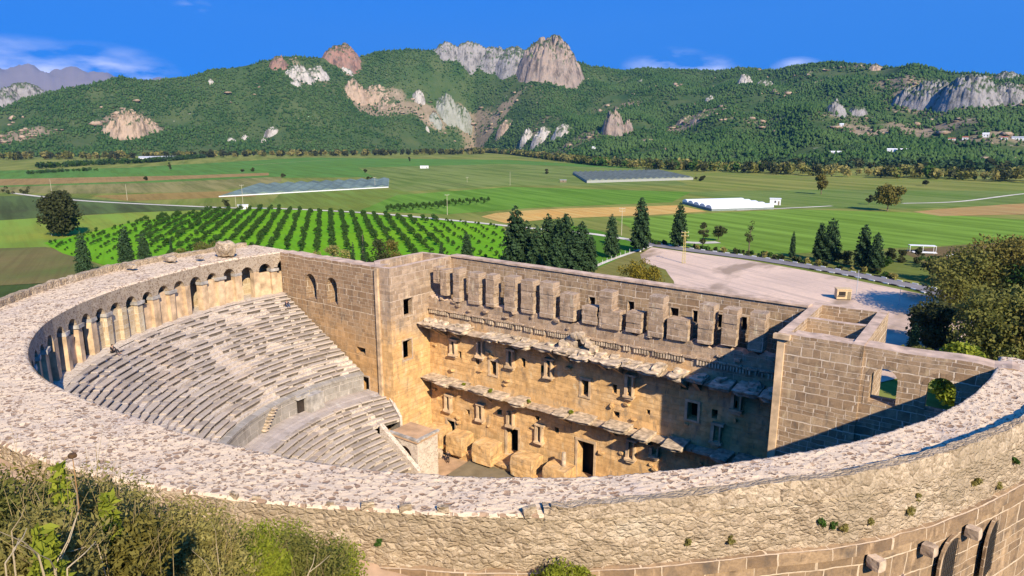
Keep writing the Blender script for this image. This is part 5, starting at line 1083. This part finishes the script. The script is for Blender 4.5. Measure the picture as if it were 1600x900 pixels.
ra, rd_ = ra[rk_][:nr], rd_[rk_][:nr]; rz_ = gridv(HZ2, ra, rd_); n = len(ra); V = np.repeat(OCT[None]-np.array([0, 0, .25]), n, 0)*(1+.35*RNG.normal(size=(n, 7, 1)))*(RNG.gamma(2.0, 2.3, n)[:, None, None]+1.2)*np.array([1, 1, .95]); V = V+np.stack([CAM[0]+np.sin(ra)*rd_, CAM[1]+np.cos(ra)*rd_, rz_], 1)[:, None, :]
tag(link('hill_rocks', np_mesh('hill_rocks', V.reshape(-1, 3), (OF[None]+7*np.arange(n)[:, None, None]).reshape(-1, 3), RM['tan'])), 'pale rocks scattered between the trees of the hillsides', 'rocks', kind='stuff')
# far snowy mountains
MT = [(-300, 110), (-150, 108), (-60, 100), (0, 101), (28, 97), (60, 106), (90, 104), (120, 102), (150, 104), (180, 118), (215, 122), (250, 124), (290, 125), (330, 128), (420, 140)]
MB_ = MB(); DM = 15000
ma = np.array([elev(*q)[0] for q in MT]); mh = np.array([elev(*q)[1]*DM for q in MT]); A2 = np.linspace(ma[0], ma[-1], 160); V = []; K = 26
for a in A2:
    tp = np.interp(a, ma, mh)
    for j in range(K):
        t = j/(K-1)*2-1; d = DM+t*4200; z = tp*(1-abs(t)**1.25)+tp*.22*fbm(a*26, t*2.2, 1, 5, 1.5)*(1-abs(t)); V.append((CAM[0]+sin(a)*d, CAM[1]+cos(a)*d, z))
Fc = np.array([[i*K+j, i*K+j+1, (i+1)*K+j+1, (i+1)*K+j] for i in range(159) for j in range(K-1)])
t = NT('snowy_mountain_rock', 1, .05); p = t.pos(); z = t.n('ShaderNodeSeparateXYZ', {0: p}).outputs['Z']; nn = t.noise(p, .0011, 6, .65); sn = t.rng(t.math('ADD', z, t.math('MULTIPLY', t.math('SUBTRACT', nn, .5), 1500.0)), 1450, 1650); t.col(t.mix(sn, t.mix(nn, (.20, .16, .15), (.34, .27, .24)), (.85, .85, .88)))
tag(link('mountains', np_mesh('mountains', V, Fc, t.m, smooth=True)), kind='structure')

# ------------------------------------------------------------------ buildings and farm structures
GL = plain_mat('bluish_greenhouse_film', (.15, .20, .165), .9, .4, .05); GW = plain_mat('white_greenhouse_film', (.80, .80, .80), .45, .08, .1); TIN = plain_mat('grey_tin_roof', (.42, .43, .44), .5, .15, .3); RTILE = plain_mat('red_tiles', (.35, .13, .07), .9)
def tunnels(name, pa, pb, pc, n, wallh, mat, wallmat, label, arch_h=1.3, loc_names=('plastic_roof', 'base_wall'), across=False):
    # pa-pb: front line in the photo, pc: the far corner above pa
    a, b, c = [atz(*q, ZP)[:2] for q in (pa, pb, pc)]; root = empty(name, (a[0], a[1], ZP), label, 'greenhouse'); b = b-a; c = c-a; L_ = np.linalg.norm(b); D_ = np.linalg.norm(c); eb, ec = b/L_, c/D_
    def pt(u, v, z): q = eb*u+ec*v; return (q[0], q[1], z)
    for k in range(n):
        mb = MB(); v0, v1 = D_*k/n, D_*(k+1)/n; K = 8; arc = [(v0+(v1-v0)*(.5-.5*cos(pi*i/K)), wallh+arch_h*sin(pi*i/K)) for i in range(K+1)]
        if across:
            u0, u1 = L_*k/n, L_*(k+1)/n; ar = [(u0+(u1-u0)*i/4, wallh+arch_h*(1-abs(i/2-1))) for i in range(5)]
            for (x0, z0), (x1, z1) in zip(ar[:-1], ar[1:]): mb.add([pt(x0, 0, z0), pt(x1, 0, z1), pt(x1, D_, z1), pt(x0, D_, z0)])
            for v in (0, D_): mb.add([pt(u, v, z) for u, z in ar])
            mb.obj(loc_names[0], mat, root, merge=.001); continue
        for (x0, z0), (x1, z1) in zip(arc[:-1], arc[1:]): mb.add([pt(0, x0, z0), pt(L_, x0, z0), pt(L_, x1, z1), pt(0, x1, z1)])
        for u in (0, L_): mb.add([pt(u, v, z) for v, z in arc])
        mb.obj(loc_names[0], mat, root, merge=.001)
    mb = MB()
    for (u0, v0), (u1, v1) in (((0, 0), (L_, 0)), ((L_, 0), (L_, D_)), ((L_, D_), (0, D_)), ((0, D_), (0, 0))): mb.add([pt(u0, v0, 0), pt(u1, v1, 0), pt(u1, v1, wallh), pt(u0, v0, wallh)])
    mb.obj(loc_names[1], wallmat, root, merge=.001); return root
g = tunnels('greenhouse', (1112, 330), (1209, 327), (1066, 318), 5, 1.4, GW, plain_mat('greenhouse_end_film', (.22, .25, .22), .6), 'long white plastic tunnel greenhouse with five arched bays on the right fields', 1.9)
g = tunnels('greenhouse', (342, 308), (607, 293), (396, 290), 11, .8, GL, M['white'], 'wide bluish glass greenhouse with a white front wall in the left fields', 1.6, across=True)
g = tunnels('greenhouse', (917, 286), (1083, 281), (895, 272), 18, 2.4, plain_mat('grey_greenhouse_film', (.17, .19, .145), .9, .25, .06), plain_mat('pale_greenhouse_wall', (.34, .34, .29), .8, .1), 'long grey greenhouse with a pale base in front of the tree belt', 1.5, across=True)
def house(name, px, py, wpx, h, depth, label, cat, wallm, roofm, kind='gable', ang=None, n_win=2, Z0=None, base=None):
    p = base if base is not None else atz(px, py, ZP); D = float(np.dot(p-CAM, fw)); w = wpx/F*D; root = empty(name, tuple(p), label, cat); root.rotation_euler.z = -math.atan2(p[0]-CAM[0], p[1]-CAM[1]) if ang is None else ang
    mb = MB(); mb.box((0, 0, h/2-.2), (w, depth, h+.4)); mb.obj('wall', wallm, root); mb = MB(); o = .3
    if kind == 'gable':
        r = depth*.22; A = [(-w/2-o, -depth/2-o, h), (w/2+o, -depth/2-o, h), (w/2+o, 0, h+r), (-w/2-o, 0, h+r)]; B = [(-w/2-o, 0, h+r), (w/2+o, 0, h+r), (w/2+o, depth/2+o, h), (-w/2-o, depth/2+o, h)]
        for q in (A, B): mb.add(q); mb.add([(x, y, z+.12) for x, y, z in q])
        for s in (-1, 1): mb.add([(s*w/2, -depth/2, h-.05), (s*w/2, depth/2, h-.05), (s*w/2, 0, h+r)])
    else: mb.box((0, 0, h+.14), (w+.5, depth+.5, .28))
    mb.obj('roof', roofm, root)
    for i in range(n_win):
        mb = MB(); x = -w/2+w*(i+.7)/(n_win+.4); mb.box((x, -depth/2-.03, h*.55), (min(1.1, w*.14), .1, h*.32)); mb.obj('window', M['pit'], root)
    mb = MB(); mb.box((w*.32, -depth/2-.03, h*.33), (min(1, w*.13), .1, h*.66)); mb.obj('door', M['wood'], root); return root
house('farm_shed', 250, 250, 58, 4.5, 16, 'long white shed with a grey roof at the foot of the left hills', 'shed', M['white'], TIN)
house('white_hut', 663, 263, 13, 3.6, 5, 'small white hut alone in the middle of the green fields', 'hut', M['white'], M['white'], 'flat')
house('pump_house', 380, 327, 15, 2.6, 3, 'little white pump house at the bend of the white track', 'hut', M['white'], M['white'], 'flat', n_win=1)
house('field_shed', 1211, 320, 16, 4, 6, 'white flat-roofed shed at the right end of the white tunnel greenhouse', 'shed', M['white'], M['white'], 'flat', n_win=1)
house('field_hut', 880, 285, 10, 2.4, 4, 'small dark hut left of the grey greenhouse', 'hut', M['wood'], TIN, 'flat', n_win=1)
for px, py, w, h, lab, rm in [(1405, 238, 34, 5, 'broad white-roofed building at the foot of the right hills', M['white']), (1305, 240, 16, 3, 'low white building left of the poplar clump', M['white']), (1540, 214, 9, 6, 'small white house on the right hillside', M['white']), (1590, 219, 16, 5, 'white house with a flat roof at the far right of the hillside', TIN), (1569, 218, 9, 4, 'little house with a red roof on the right hillside', RTILE), (1487, 220, 10, 4, 'tiny house on the bare slope below the right crag', RTILE), (1315, 197, 6, 4, 'lone tiny white house on the slope left of the bare patch', M['white']), (1508, 218, 8, 4, 'tiny red-roofed house left of the white hillside house', RTILE), (932, 232, 14, 3, 'low white roof among the trees below the pink rock', M['white']), (292, 245, 6, 4, 'small white hut right of the long far shed', M['white'])]:
    p = hitH(px, py); house('hill_house', px, py, w, h, 9, lab, 'house', M['white'], rm, 'gable', n_win=2, base=np.array([p[0], p[1], p[2]-.5]))
# kiosk in the car park
p = atz(1316, 468, ZP); root = empty('kiosk', (p[0], p[1], ZP+.17), 'small cream kiosk standing in the car park behind the right tower', 'kiosk'); root.rotation_euler.z = .45
CRM = plain_mat('cream_paint', (.62, .45, .25), .7, .12)
mb = MB(); mb.box((0, 0, 1.45), (3.6, 2.4, 2.5), 0, 0, 0); mb.obj('body', CRM, root); mb = MB(); mb.box((0, 0, 2.82), (3.8, 2.6, .24)); mb.obj('roof', CRM, root)
mb = MB(); mb.box((-.5, -1.22, 1.75), (1.7, .08, 1.0)); mb.obj('window', M['pit'], root); mb = MB(); mb.box((1.25, -1.22, 1.3), (.8, .08, 2.0)); mb.obj('door', M['wood'], root); mb = MB(); mb.box((-.5, -1.45, 1.18), (1.9, .45, .08)); mb.obj('counter', M['wood'], root); mb = MB(); mb.box((0, 0, .1), (3.4, 2.2, .2)); mb.obj('base', M['metal'], root)
# poles
PM = plain_mat('weathered_pole', (.50, .44, .30), .9, .15); YM = plain_mat('yellowish_steel', (.50, .40, .13), .6)
def pole(px, pb, pt, lab, arms=1, r=.14, mat=PM, lattice=False):
    p = atz(px, pb, ZP); d = hypot(*(p-CAM)[:2]); q = ray(px, pt); h = CAM[2]+q[2]/hypot(*q[:2])*d-ZP; root = empty('utility_pole', (p[0], p[1], ZP), lab, 'pole', 'poles in the fields'); root.rotation_euler.z = -math.atan2(p[0]-CAM[0], p[1]-CAM[1])+.3; mb = MB()
    if lattice:
        for sx in (-1, 1):
            for sy in (-1, 1): mb.tube((sx*.45, sy*.45, 0), (sx*.2, sy*.2, h), .055, .05, 5)
        n = int(h/1.1)
        for k in range(n):
            w0, w1 = .45-.25*k/n, .45-.25*(k+1)/n; z0, z1 = h*k/n, h*(k+1)/n
            for sx in (-1, 1): mb.tube((sx*w0, -w0, z0), (sx*w1, w1, z1), .03, .03, 4); mb.tube((-w0, sx*w0, z0), (w1, sx*w1, z1), .03, .03, 4)
    else: mb.tube((0, 0, -.2), (0, 0, h), r, r*.7, 8)
    mb.obj('post', mat, root)
    for k in range(arms):
        z = h-.25-k*1.2; mb = MB(); mb.box((0, 0, z), (2.6, .14, .16)); mb.obj('crossarm', mat, root)
        mb = MB()
        for x in (-1.15, 0, 1.15): mb.tube((x, 0, z+.08), (x, 0, z+.4), .07, .05, 6)
        mb.obj('insulators', M['white'], root)
for a in [(199, 313, 288, 'lone pole in the left striped field', 0), (81, 303, 280, 'pole behind the big round dark tree', 0), (81, 369, 345, 'pole standing before the big round dark tree', 0, .12), (699, 336, 304, 'yellowish pole with a crossarm beyond the orchard', 1), (971, 368, 325, 'tall pale pole with crossarms left of the tallest conifer', 2), (380, 322, 289, 'pole with a crossarm at the white pump house', 1), (586, 291, 277, 'pole with a crossarm at the right end of the blue greenhouse', 1), (730, 285, 277, 'small pale pole far off in the middle fields', 1), (797, 290, 268, 'thin far pole at the edge of the middle fields', 0), (369, 325, 306, 'short pole left of the white pump house', 0)]: pole(*a)
pole(1068, 412, 362, 'yellow lattice pole at the corner of the car park', 2, .14, YM, True)
pole(1337, 468, 422, 'slim grey lamp pole beside the cream kiosk', 0, .1, TIN); pole(1404, 478, 450, 'short thin pole at the edge of the grove shadow', 0, .08, TIN); pole(1437, 520, 470, 'thin pole in front of the right grove', 0, .08, TIN)
# white terrace frames beyond the road
p = atz(1440, 394, ZP); root = empty('terrace', (p[0], p[1], ZP), 'white open terrace frame with low white benches beyond the road', 'terrace'); root.rotation_euler.z = .35
mb = MB(); mb.box((0, 0, 2.6), (9, 3, .16)); mb.obj('roof', M['white'], root)
for x in (-4.4, 0, 4.4):
    for y in (-1.4, 1.4): mb = MB(); mb.box((x, y, 1.3), (.12, .12, 2.6)); mb.obj('post', M['white'], root)
for y in (-2.6, -4.2): mb = MB(); mb.box((0, y, .5), (8, .9, .25)); mb.box((-3, y, .2), (.3, .6, .4)); mb.box((3, y, .2), (.3, .6, .4)); mb.obj('bench', M['white'], root)
p = atz(1488, 402, ZP); root = empty('bench', (p[0], p[1], ZP), 'low pair of white slabs right of the white terrace', 'bench'); mb = MB(); mb.box((0, 0, .6), (5, 1, .2), .3); mb.box((1, 1.5, .9), (3, 1, .2), .3); mb.obj('slab', M['white'], root); mb = MB(); mb.box((-1.5, 0, .25), (.3, .8, .5)); mb.box((1.5, .6, .25), (.3, .8, .5)); mb.obj('support', M['white'], root)
# fence posts beside the path
for k in range(16):
    u = k/15; px, py = 906+(1012-906)*u, 428+(384-428)*u; p = atz(px, py, ZP); mb = MB(); mb.tube((0, 0, -.2), (0, 0, 1.7), .07, .06, 6); o = mb.obj('fence_post', WB); o.location = (p[0], p[1], ZP); tag(o, 'thin whitish fence post along the footpath behind the facade wall', 'post', 'fence posts along the footpath')

# ------------------------------------------------------------------ people
SKIN = plain_mat('skin', (.42, .25, .17), .6, .05); HAIR = plain_mat('dark_hair', (.02, .016, .013), .6, .1); NAVY = plain_mat('navy_cloth', (.025, .03, .055), .9); JEAN = plain_mat('blue_denim', (.09, .12, .2), .9); DARK = plain_mat('dark_cloth', (.025, .022, .025), .9)
def skin_mesh(name, J, E, R, mats, root_i=0, level=1):
    me = bpy.data.meshes.new(name); me.from_pydata(J, E, []); o = bpy.data.objects.new(name, me); COL.objects.link(o); m = o.modifiers.new('skin', 'SKIN'); m.use_smooth_shade = True
    for i, r in enumerate(R): me.skin_vertices[0].data[i].radius = (r, r) if not isinstance(r, tuple) else r
    me.skin_vertices[0].data[root_i].use_root = True; s = o.modifiers.new('sub', 'SUBSURF'); s.levels = s.render_levels = level
    dg = bpy.context.evaluated_depsgraph_get(); nm = bpy.data.meshes.new_from_object(o.evaluated_get(dg)); bpy.data.objects.remove(o); nm.name = name
    for q in mats: nm.materials.append(q)
    return nm
def person(loc, rz, pose, label, top, legs, scale=1):
    root = empty('person', loc, label, 'person'); root.rotation_euler.z = rz; root.scale = (scale,)*3
    if pose == 'stand':
        hp = .92; hipL, hipR = (-.1, 0, .9), (.1, 0, .9); kn = [(-.11, -.03, .48), (.12, .04, .48)]; an = [(-.12, .02, .08), (.13, .03, .08)]; toe = [(-.14, -.16, .04), (.16, -.13, .04)]; el = [(-.3, .03, 1.12), (.3, .02, 1.12)]; ha = [(-.28, -.1, .88), (.28, -.08, .86)]; tz = 0; ly = 0
    else:
        hp = .12; hipL, hipR = (-.11, 0, .12), (.11, 0, .12); kn = [(-.16, -.42, .36), (.16, -.44, .34)]; an = [(-.13, -.62, -.05), (.14, -.66, -.06)]; toe = [(-.14, -.84, -.1), (.15, -.87, -.1)]; el = [(-.3, -.14, .42), (.3, -.12, .42)]; ha = [(-.17, -.38, .38), (.17, -.38, .36)]; tz = -.8; ly = -.06
    J = [(0, 0, hp), (0, .0, 1.15+tz), (0, .02, 1.38+tz), (0, .01+ly, 1.52+tz), (0, -.01+ly, 1.60+tz), (0, -.02+ly, 1.70+tz), hipL, kn[0], an[0], toe[0], hipR, kn[1], an[1], toe[1], (-.19, .02, 1.42+tz), el[0], ha[0], (.19, .02, 1.42+tz), el[1], ha[1]]
    E_ = [(0, 1), (1, 2), (2, 3), (3, 4), (4, 5), (0, 6), (6, 7), (7, 8), (8, 9), (0, 10), (10, 11), (11, 12), (12, 13), (2, 14), (14, 15), (15, 16), (2, 17), (17, 18), (18, 19)]
    R_ = [(.15, .11), (.14, .1), (.15, .1), .055, .095, .07, .09, .062, .045, .04, .09, .062, .045, .04, .07, .05, .035, .07, .05, .035]
    link('body', skin_mesh('body', J, E_, R_, [SKIN]), root)
    link('jacket', skin_mesh('jacket', [J[0], J[1], J[2], J[14], J[15], tuple(np.array(J[15])*.3+np.array(J[16])*.7), J[17], J[18], tuple(np.array(J[18])*.3+np.array(J[19])*.7)], [(0, 1), (1, 2), (2, 3), (3, 4), (4, 5), (2, 6), (6, 7), (7, 8)], [(.175, .135), (.165, .125), (.17, .12), .088, .066, .055, .088, .066, .055], [top]), root)
    link('trousers', skin_mesh('trousers', [J[0], J[6], J[7], J[8], J[10], J[11], J[12]], [(0, 1), (1, 2), (2, 3), (0, 4), (4, 5), (5, 6)], [(.16, .12), .105, .078, .06, .105, .078, .06], [legs]), root)
    hx = J[5]; link('hair', skin_mesh('hair', [(0, hx[1]+.03, hx[2]+.06), (0, hx[1]+.06, hx[2]-.06), (0, hx[1]+.05, hx[2]-.2 if pose != 'stand' else hx[2]-.12)], [(0, 1), (1, 2)], [.085, .095, .06], [HAIR]), root)
    mb = MB()
    for s in (-1, 1): mb.box((hx[0]+s*.033, hx[1]-.083, hx[2]-.06), (.022, .012, .012))
    mb.obj('eyes', DARK, root); return root
def seat_at(px, py):
    for k in range(NUP):
        z = z_up(k); p = atz(px, py, z); t = theta(p[0], p[1]); r = hypot(p[0]-C0[0], p[1]-C0[1])
        if r_up(t, k) <= r <= r_up(t, k+1): return t, r_up(t, k)+.25, z, k
    return None
for px, py, lab, tp, lg in [(446, 478, 'person in dark jacket and blue jeans sitting on upper seats near the side wall', NAVY, JEAN), (163, 551, 'person in dark clothes sitting on the top row below the arcade', DARK, DARK)]:
    s = seat_at(px, py)
    if s is None: p = atz(px, py, 17.5); t = theta(p[0], p[1]); s = (t, r_up(t, 20)+.2, 17.5, 20)
    x, y = P2(s[0], s[1]); person((x, y, s[2]), radians(s[0])-pi/2, 'sit', lab, tp, lg)
p = atz(700, 724, -1.9); person((p[0], p[1], -1.9), .6, 'stand', 'person in dark clothes standing on the orchestra floor beside the wooden stage', DARK, DARK)

# ------------------------------------------------------------------ plants on the near slope
def on_hill(px, py, dmin=4):
    r = ray(px, py); r = r/np.linalg.norm(r); ds = np.arange(dmin, 60, .1); P = CAM[None]+ds[:, None]*r[None]; k = np.argmax(P[:, 2] < hill_z(P[:, 0], P[:, 1])); return P[k], ds[k]
STRAW = plain_mat('dry_straw', (.34, .25, .11), .95, .4, 6)
def hill_bush(loc, w, h, mat, label, n, lsz, seed, asp=1.5, twigs=26, nb=18, sh=.25):
    root = empty('bush', loc, label, 'bush', None); B = rnd_blobs(h, w, 0, nb, min(w, h)*.16, min(w, h)*.3, seed)
    link('foliage', crown_mesh('foliage', B, n, lsz, LM[mat], sh, asp), root); mb = MB(); rr = random.Random(seed)
    for _ in range(twigs): a = rr.random()*6.28; q = rr.uniform(.2, .5); mb.tube((rr.uniform(-.3, .3)*w, rr.uniform(-.3, .3)*w, -.1), (cos(a)*w*q, sin(a)*w*q, h*rr.uniform(.6, 1.2)), .006, .002, 4)
    mb.obj('stems', STRAW, root); return root
def by_dist(px, d):
    r = ray(px, 800); r = r[:2]/hypot(*r[:2]); x, y = CAM[:2]+r*d; return np.array([x, y, float(hill_z(x, y)[0])])
HB = [(20, 13, 735, 2.6, 'rust', 'brownish dry bush at the left edge of the near slope'), (95, 12, 735, 2.4, 'scrub', 'dry yellowish bush behind the tall seed head'), (165, 13.5, 752, 2.4, 'scrub', 'yellowish bush right of the leafy green stem on the near slope'), (255, 14, 790, 2.6, 'scrub', 'wide yellow-green bush with fine twigs beside the sandy path'), (310, 13, 830, 2.2, 'scrub', 'low yellowish bush at the foot of the small stone wall'), (60, 9.5, 800, 1.7, 'scrub', 'tangled bush low in the left corner'), (180, 10, 822, 1.9, 'rust', 'dry scrub bush low in front of the yellowish bush'), (-30, 11, 740, 2.4, 'olive', 'bush cut by the left edge of the photo'),
      (415, 16, 818, 2.7, 'bright', 'bright green bush in the middle of the near slope'), (470, 14, 838, 2.4, 'olive', 'yellow-olive bush in front of the bright green one'), (520, 15.5, 848, 1.6, 'bright', 'right end bush of the bright green clump by the path'), (380, 13.5, 850, 1.8, 'bright', 'leafy bush at the left foot of the bright green clump')]
for k, (px, d, pt, w, mt, lab) in enumerate(HB):
    p = by_dist(px, d); r = ray(px, pt); zt = CAM[2]+r[2]/hypot(*r[:2])*d; h = max(.7, zt-p[2]); hill_bush(tuple(p), w, h, mt, lab, 9500, .03, 100+k, nb=44, sh=.35, twigs=60)
for px, sz, lab, sd in [(862, 1.9, 'green bush against the foot of the outer wall at the bottom edge', 300), (905, 1.5, 'smaller bright bush right of the one against the outer wall', 301)]:
    q = onwall(px, 893, .4); dv_ = (CAM[:2]-q[:2])/np.linalg.norm(CAM[:2]-q[:2]); hill_bush((q[0]+dv_[0]*.8, q[1]+dv_[1]*.8, q[2]-1.0), sz*1.15, sz*.95+.3, 'bright', lab, 5200, .06, sd)
for k, (px, py, s, lab) in enumerate([(1140, 845, .5, 'tuft growing on the rubble below the middle rim'), (1075, 848, .45, 'dark tuft left on the rubble band'), (1302, 822, .45, 'small green tuft on the rubble band above the brackets'), (1283, 823, .55, 'dark tuft beside the small green one on the rubble band'), (1360, 815, .6, 'withered tuft at the lower edge of the rubble band'), (1420, 800, .7, 'brown tuft on the string course above the brackets'), (1525, 760, .7, 'grey tuft on the rubble band at right'), (1583, 725, .5, 'green tuft high on the rubble band at the right edge'), (1435, 780, .45, 'tuft left of the grey one on the rubble band'), (1560, 762, .6, 'withered tuft near the right edge of the outer wall'), (592, 848, .35, 'little green tuft on the outer wall above the sandy path'), (1318, 826, .5, 'withered tuft in the row on the string course')]):
    p = onwall(px, py, .1); root = hill_bush((p[0], p[1], p[2]-.15), s*random.uniform(.8, 1.4), s*random.uniform(.7, 1.1), 'green' if 'green' in lab else 'scrub', lab, 420, .04, 400+k, twigs=6, nb=6); root.name = 'wall_tuft'; root['category'] = 'plant'
for k, (px, py, s, lab) in enumerate([(660, 500, 1.0, 'grey-green shrub at the left end of the upper ledge'), (724, 587, .4, 'small green plant at the left on the lower ledge'), (766, 593, .5, 'small green plant second on the lower ledge'), (826, 607, .45, 'small green plant in the middle of the lower ledge'), (893, 623, .5, 'small green plant right on the lower ledge')]):
    p = aty(px, py, YA-1.2); p = (p[0], YA-1.2, 15.5 if k == 0 else 7.95); root = hill_bush(p, s*1.5, s*1.1, 'olive' if k == 0 else 'bright', lab, 500, .07, 500+k, twigs=5, nb=6); root.name = 'ledge_plant'; root['category'] = 'plant'
# leafy stems, dry stalks and the seed head in front
def leafy(px, d, pt, lab, seed):
    p = by_dist(px, d); r = ray(px, pt); h = CAM[2]+r[2]/hypot(*r[:2])*d-p[2]; root = empty('leafy_plant', tuple(p), lab, 'plant'); rr = np.random.default_rng(seed); n = 190; z = h*(.35+.65*rr.random(n)); a = rr.random(n)*6.28; q = .16*(1.1-z/h)+.05
    c = np.c_[np.cos(a)*q, np.sin(a)*q, z]; V, Fq = quads(c, .05, np.c_[np.cos(a)*.3, np.sin(a)*.3, np.full(n, .9)], 1.5, rr); link('leaves', np_mesh('leaves', V, Fq, LM['bright']), root); mb = MB(); mb.tube((0, 0, -.1), (0, 0, h), .014, .006, 6); mb.obj('stem', LM['green'], root)
leafy(100, 10.5, 722, 'tall bright green leafy stem beside the dry seed head', 1); leafy(170, 10, 772, 'shorter bright green leafy stem right of the tall one', 2); leafy(62, 8.5, 825, 'low green leafy stem among the dry twigs at left', 3)
p = by_dist(104, 10); r = ray(113, 712); rh = r/hypot(*r[:2]); hd = CAM+rh*10; root = empty('dried_flower', tuple(p), 'dry brown round seed head on a thin curved stalk', 'flower'); mb = MB(); a = Vector((0, 0, 0)); tp = Vector(hd-p); mid = tp*.55+Vector((.07, .03, 0)); 
mb.tube(a, mid, .011, .009, 6); mb.tube(mid, tp*.93+Vector((.03, 0, 0)), .009, .007, 6); mb.tube(tp*.93+Vector((.03, 0, 0)), tp, .007, .006, 6); mb.obj('stalk', plain_mat('dry_stalk', (.30, .17, .07), .9), root)
o = lump('seed_head', (0, 0, 0), (.11, .11, .075), plain_mat('dry_seed_head', (.10, .055, .025), .95, .3, 40), root, .06, 1, 3); o.location = tp
for k, (x0, y0, x1, y1, d) in enumerate([(0, 831, 60, 866, 7.5), (60, 866, 85, 888, 7.4), (105, 888, 150, 846, 7.8), (88, 890, 122, 800, 8.5), (20, 860, 42, 825, 8), (30, 850, 62, 875, 8), (40, 790, 18, 830, 9), (85, 885, 118, 810, 8.4), (110, 862, 152, 850, 9), (8, 880, 30, 840, 7.5), (480, 900, 492, 865, 11), (482, 895, 515, 868, 11), (55, 766, 60, 800, 10), (300, 860, 330, 895, 11), (330, 815, 338, 850, 12), (110, 745, 122, 800, 9.6)]):
    A = CAM+ray(x0, y0)/hypot(*ray(x0, y0)[:2])*d; B = CAM+ray(x1, y1)/hypot(*ray(x1, y1)[:2])*(d+.3); base, tipv = (A, B) if A[2] < B[2] else (B, A); g = float(hill_z(base[0], base[1])[0]); mb = MB(); v0 = Vector((0, 0, 0)); v1 = Vector(tipv-base)
    m = v1*.5+Vector((.03, .02, .02)); mb.tube((v1.x*-.3, v1.y*-.3, min(-.05, g-base[2])), v0, .007, .007, 5); mb.tube(v0, m, .007, .006, 5); mb.tube(m, v1, .006, .003, 5)
    o = mb.obj('dry_twig', plain_mat('bleached_twig', (.46, .36, .22), .95, .2, 5) if k == 0 else bpy.data.materials['bleached_twig']); o.location = base; tag(o, 'pale bleached dry twig sticking out of the bushes on the near slope', 'twig', 'dry twigs on the near slope')
# dry grass over the near slope
n = 26000; gx_ = RNG.uniform(2, 40, n); gy_ = RNG.uniform(-66, -45, n); gth = np.degrees(np.arctan2(gy_-C0[1], gx_-C0[0])); gr = np.hypot(gx_-C0[0], gy_-C0[1])-np.interp(gth, _og, _ov); k = (gr > 2.0) & (np.hypot(gx_-CAM[0], gy_-CAM[1]) > 5); gx_, gy_ = gx_[k], gy_[k]; gz = hill_z(gx_, gy_); n = len(gx_); a = RNG.random(n)*6.28; hh = RNG.uniform(.12, .5, n); ln = RNG.normal(size=(n, 2))*.14
base = np.c_[gx_, gy_, gz-.05]; wv = np.c_[np.cos(a), np.sin(a), np.zeros(n)]*.012; tipv = base+np.c_[ln, hh]; V = np.stack([base-wv, base+wv, tipv], 1).reshape(-1, 3)
tag(link('dry_grass', np_mesh('dry_grass', V, np.arange(3*n).reshape(n, 3), leaf_mat('dry_grass_blades', (.13, .13, .03), (.40, .30, .12), .3))), 'dry yellow grass covering the near slope', 'grass', kind='stuff')
# small stone retaining wall beside the path
p, _ = on_hill(338, 838, 10); RWm = cobble('dry_stone', 2.6, (.36, .24, .17), (.52, .38, .28), (.10, .075, .05), 1.2, 1, .12)
q0, q1 = by_dist(310, 21.5), by_dist(400, 22.5)
mb = MB(); 
for k in range(14):
    for j in range(3): u = (k+.5*(j % 2))/14; c = q0+(q1-q0)*u; mb.box((c[0], c[1], c[2]-.35+j*.3), (.3, .3, .28), .6+random.uniform(-.3, .3), 0, .04)
tag(mb.obj('retaining_wall', M['trim']), 'short low wall of loose stones between bushes below the sandy path', 'wall')

# ------------------------------------------------------------------ air
def haze(density):
    mb = MB(); mb.box((-3000, 7000, 1900), (34000, 30000, 3820)); m = bpy.data.materials.new('pale_air'); m.use_nodes = True; t = m.node_tree; t.nodes.clear(); o = t.nodes.new('ShaderNodeOutputMaterial'); v = t.nodes.new('ShaderNodeVolumePrincipled'); v.inputs['Color'].default_value = (.16, .52, 1, 1); v.inputs['Density'].default_value = density; v.inputs['Anisotropy'].default_value = .2; t.links.new(v.outputs[0], o.inputs['Volume']); o = mb.obj('haze', m); tag(o, kind='stuff')
HAZE = 0.000045
if HAZE: haze(HAZE)
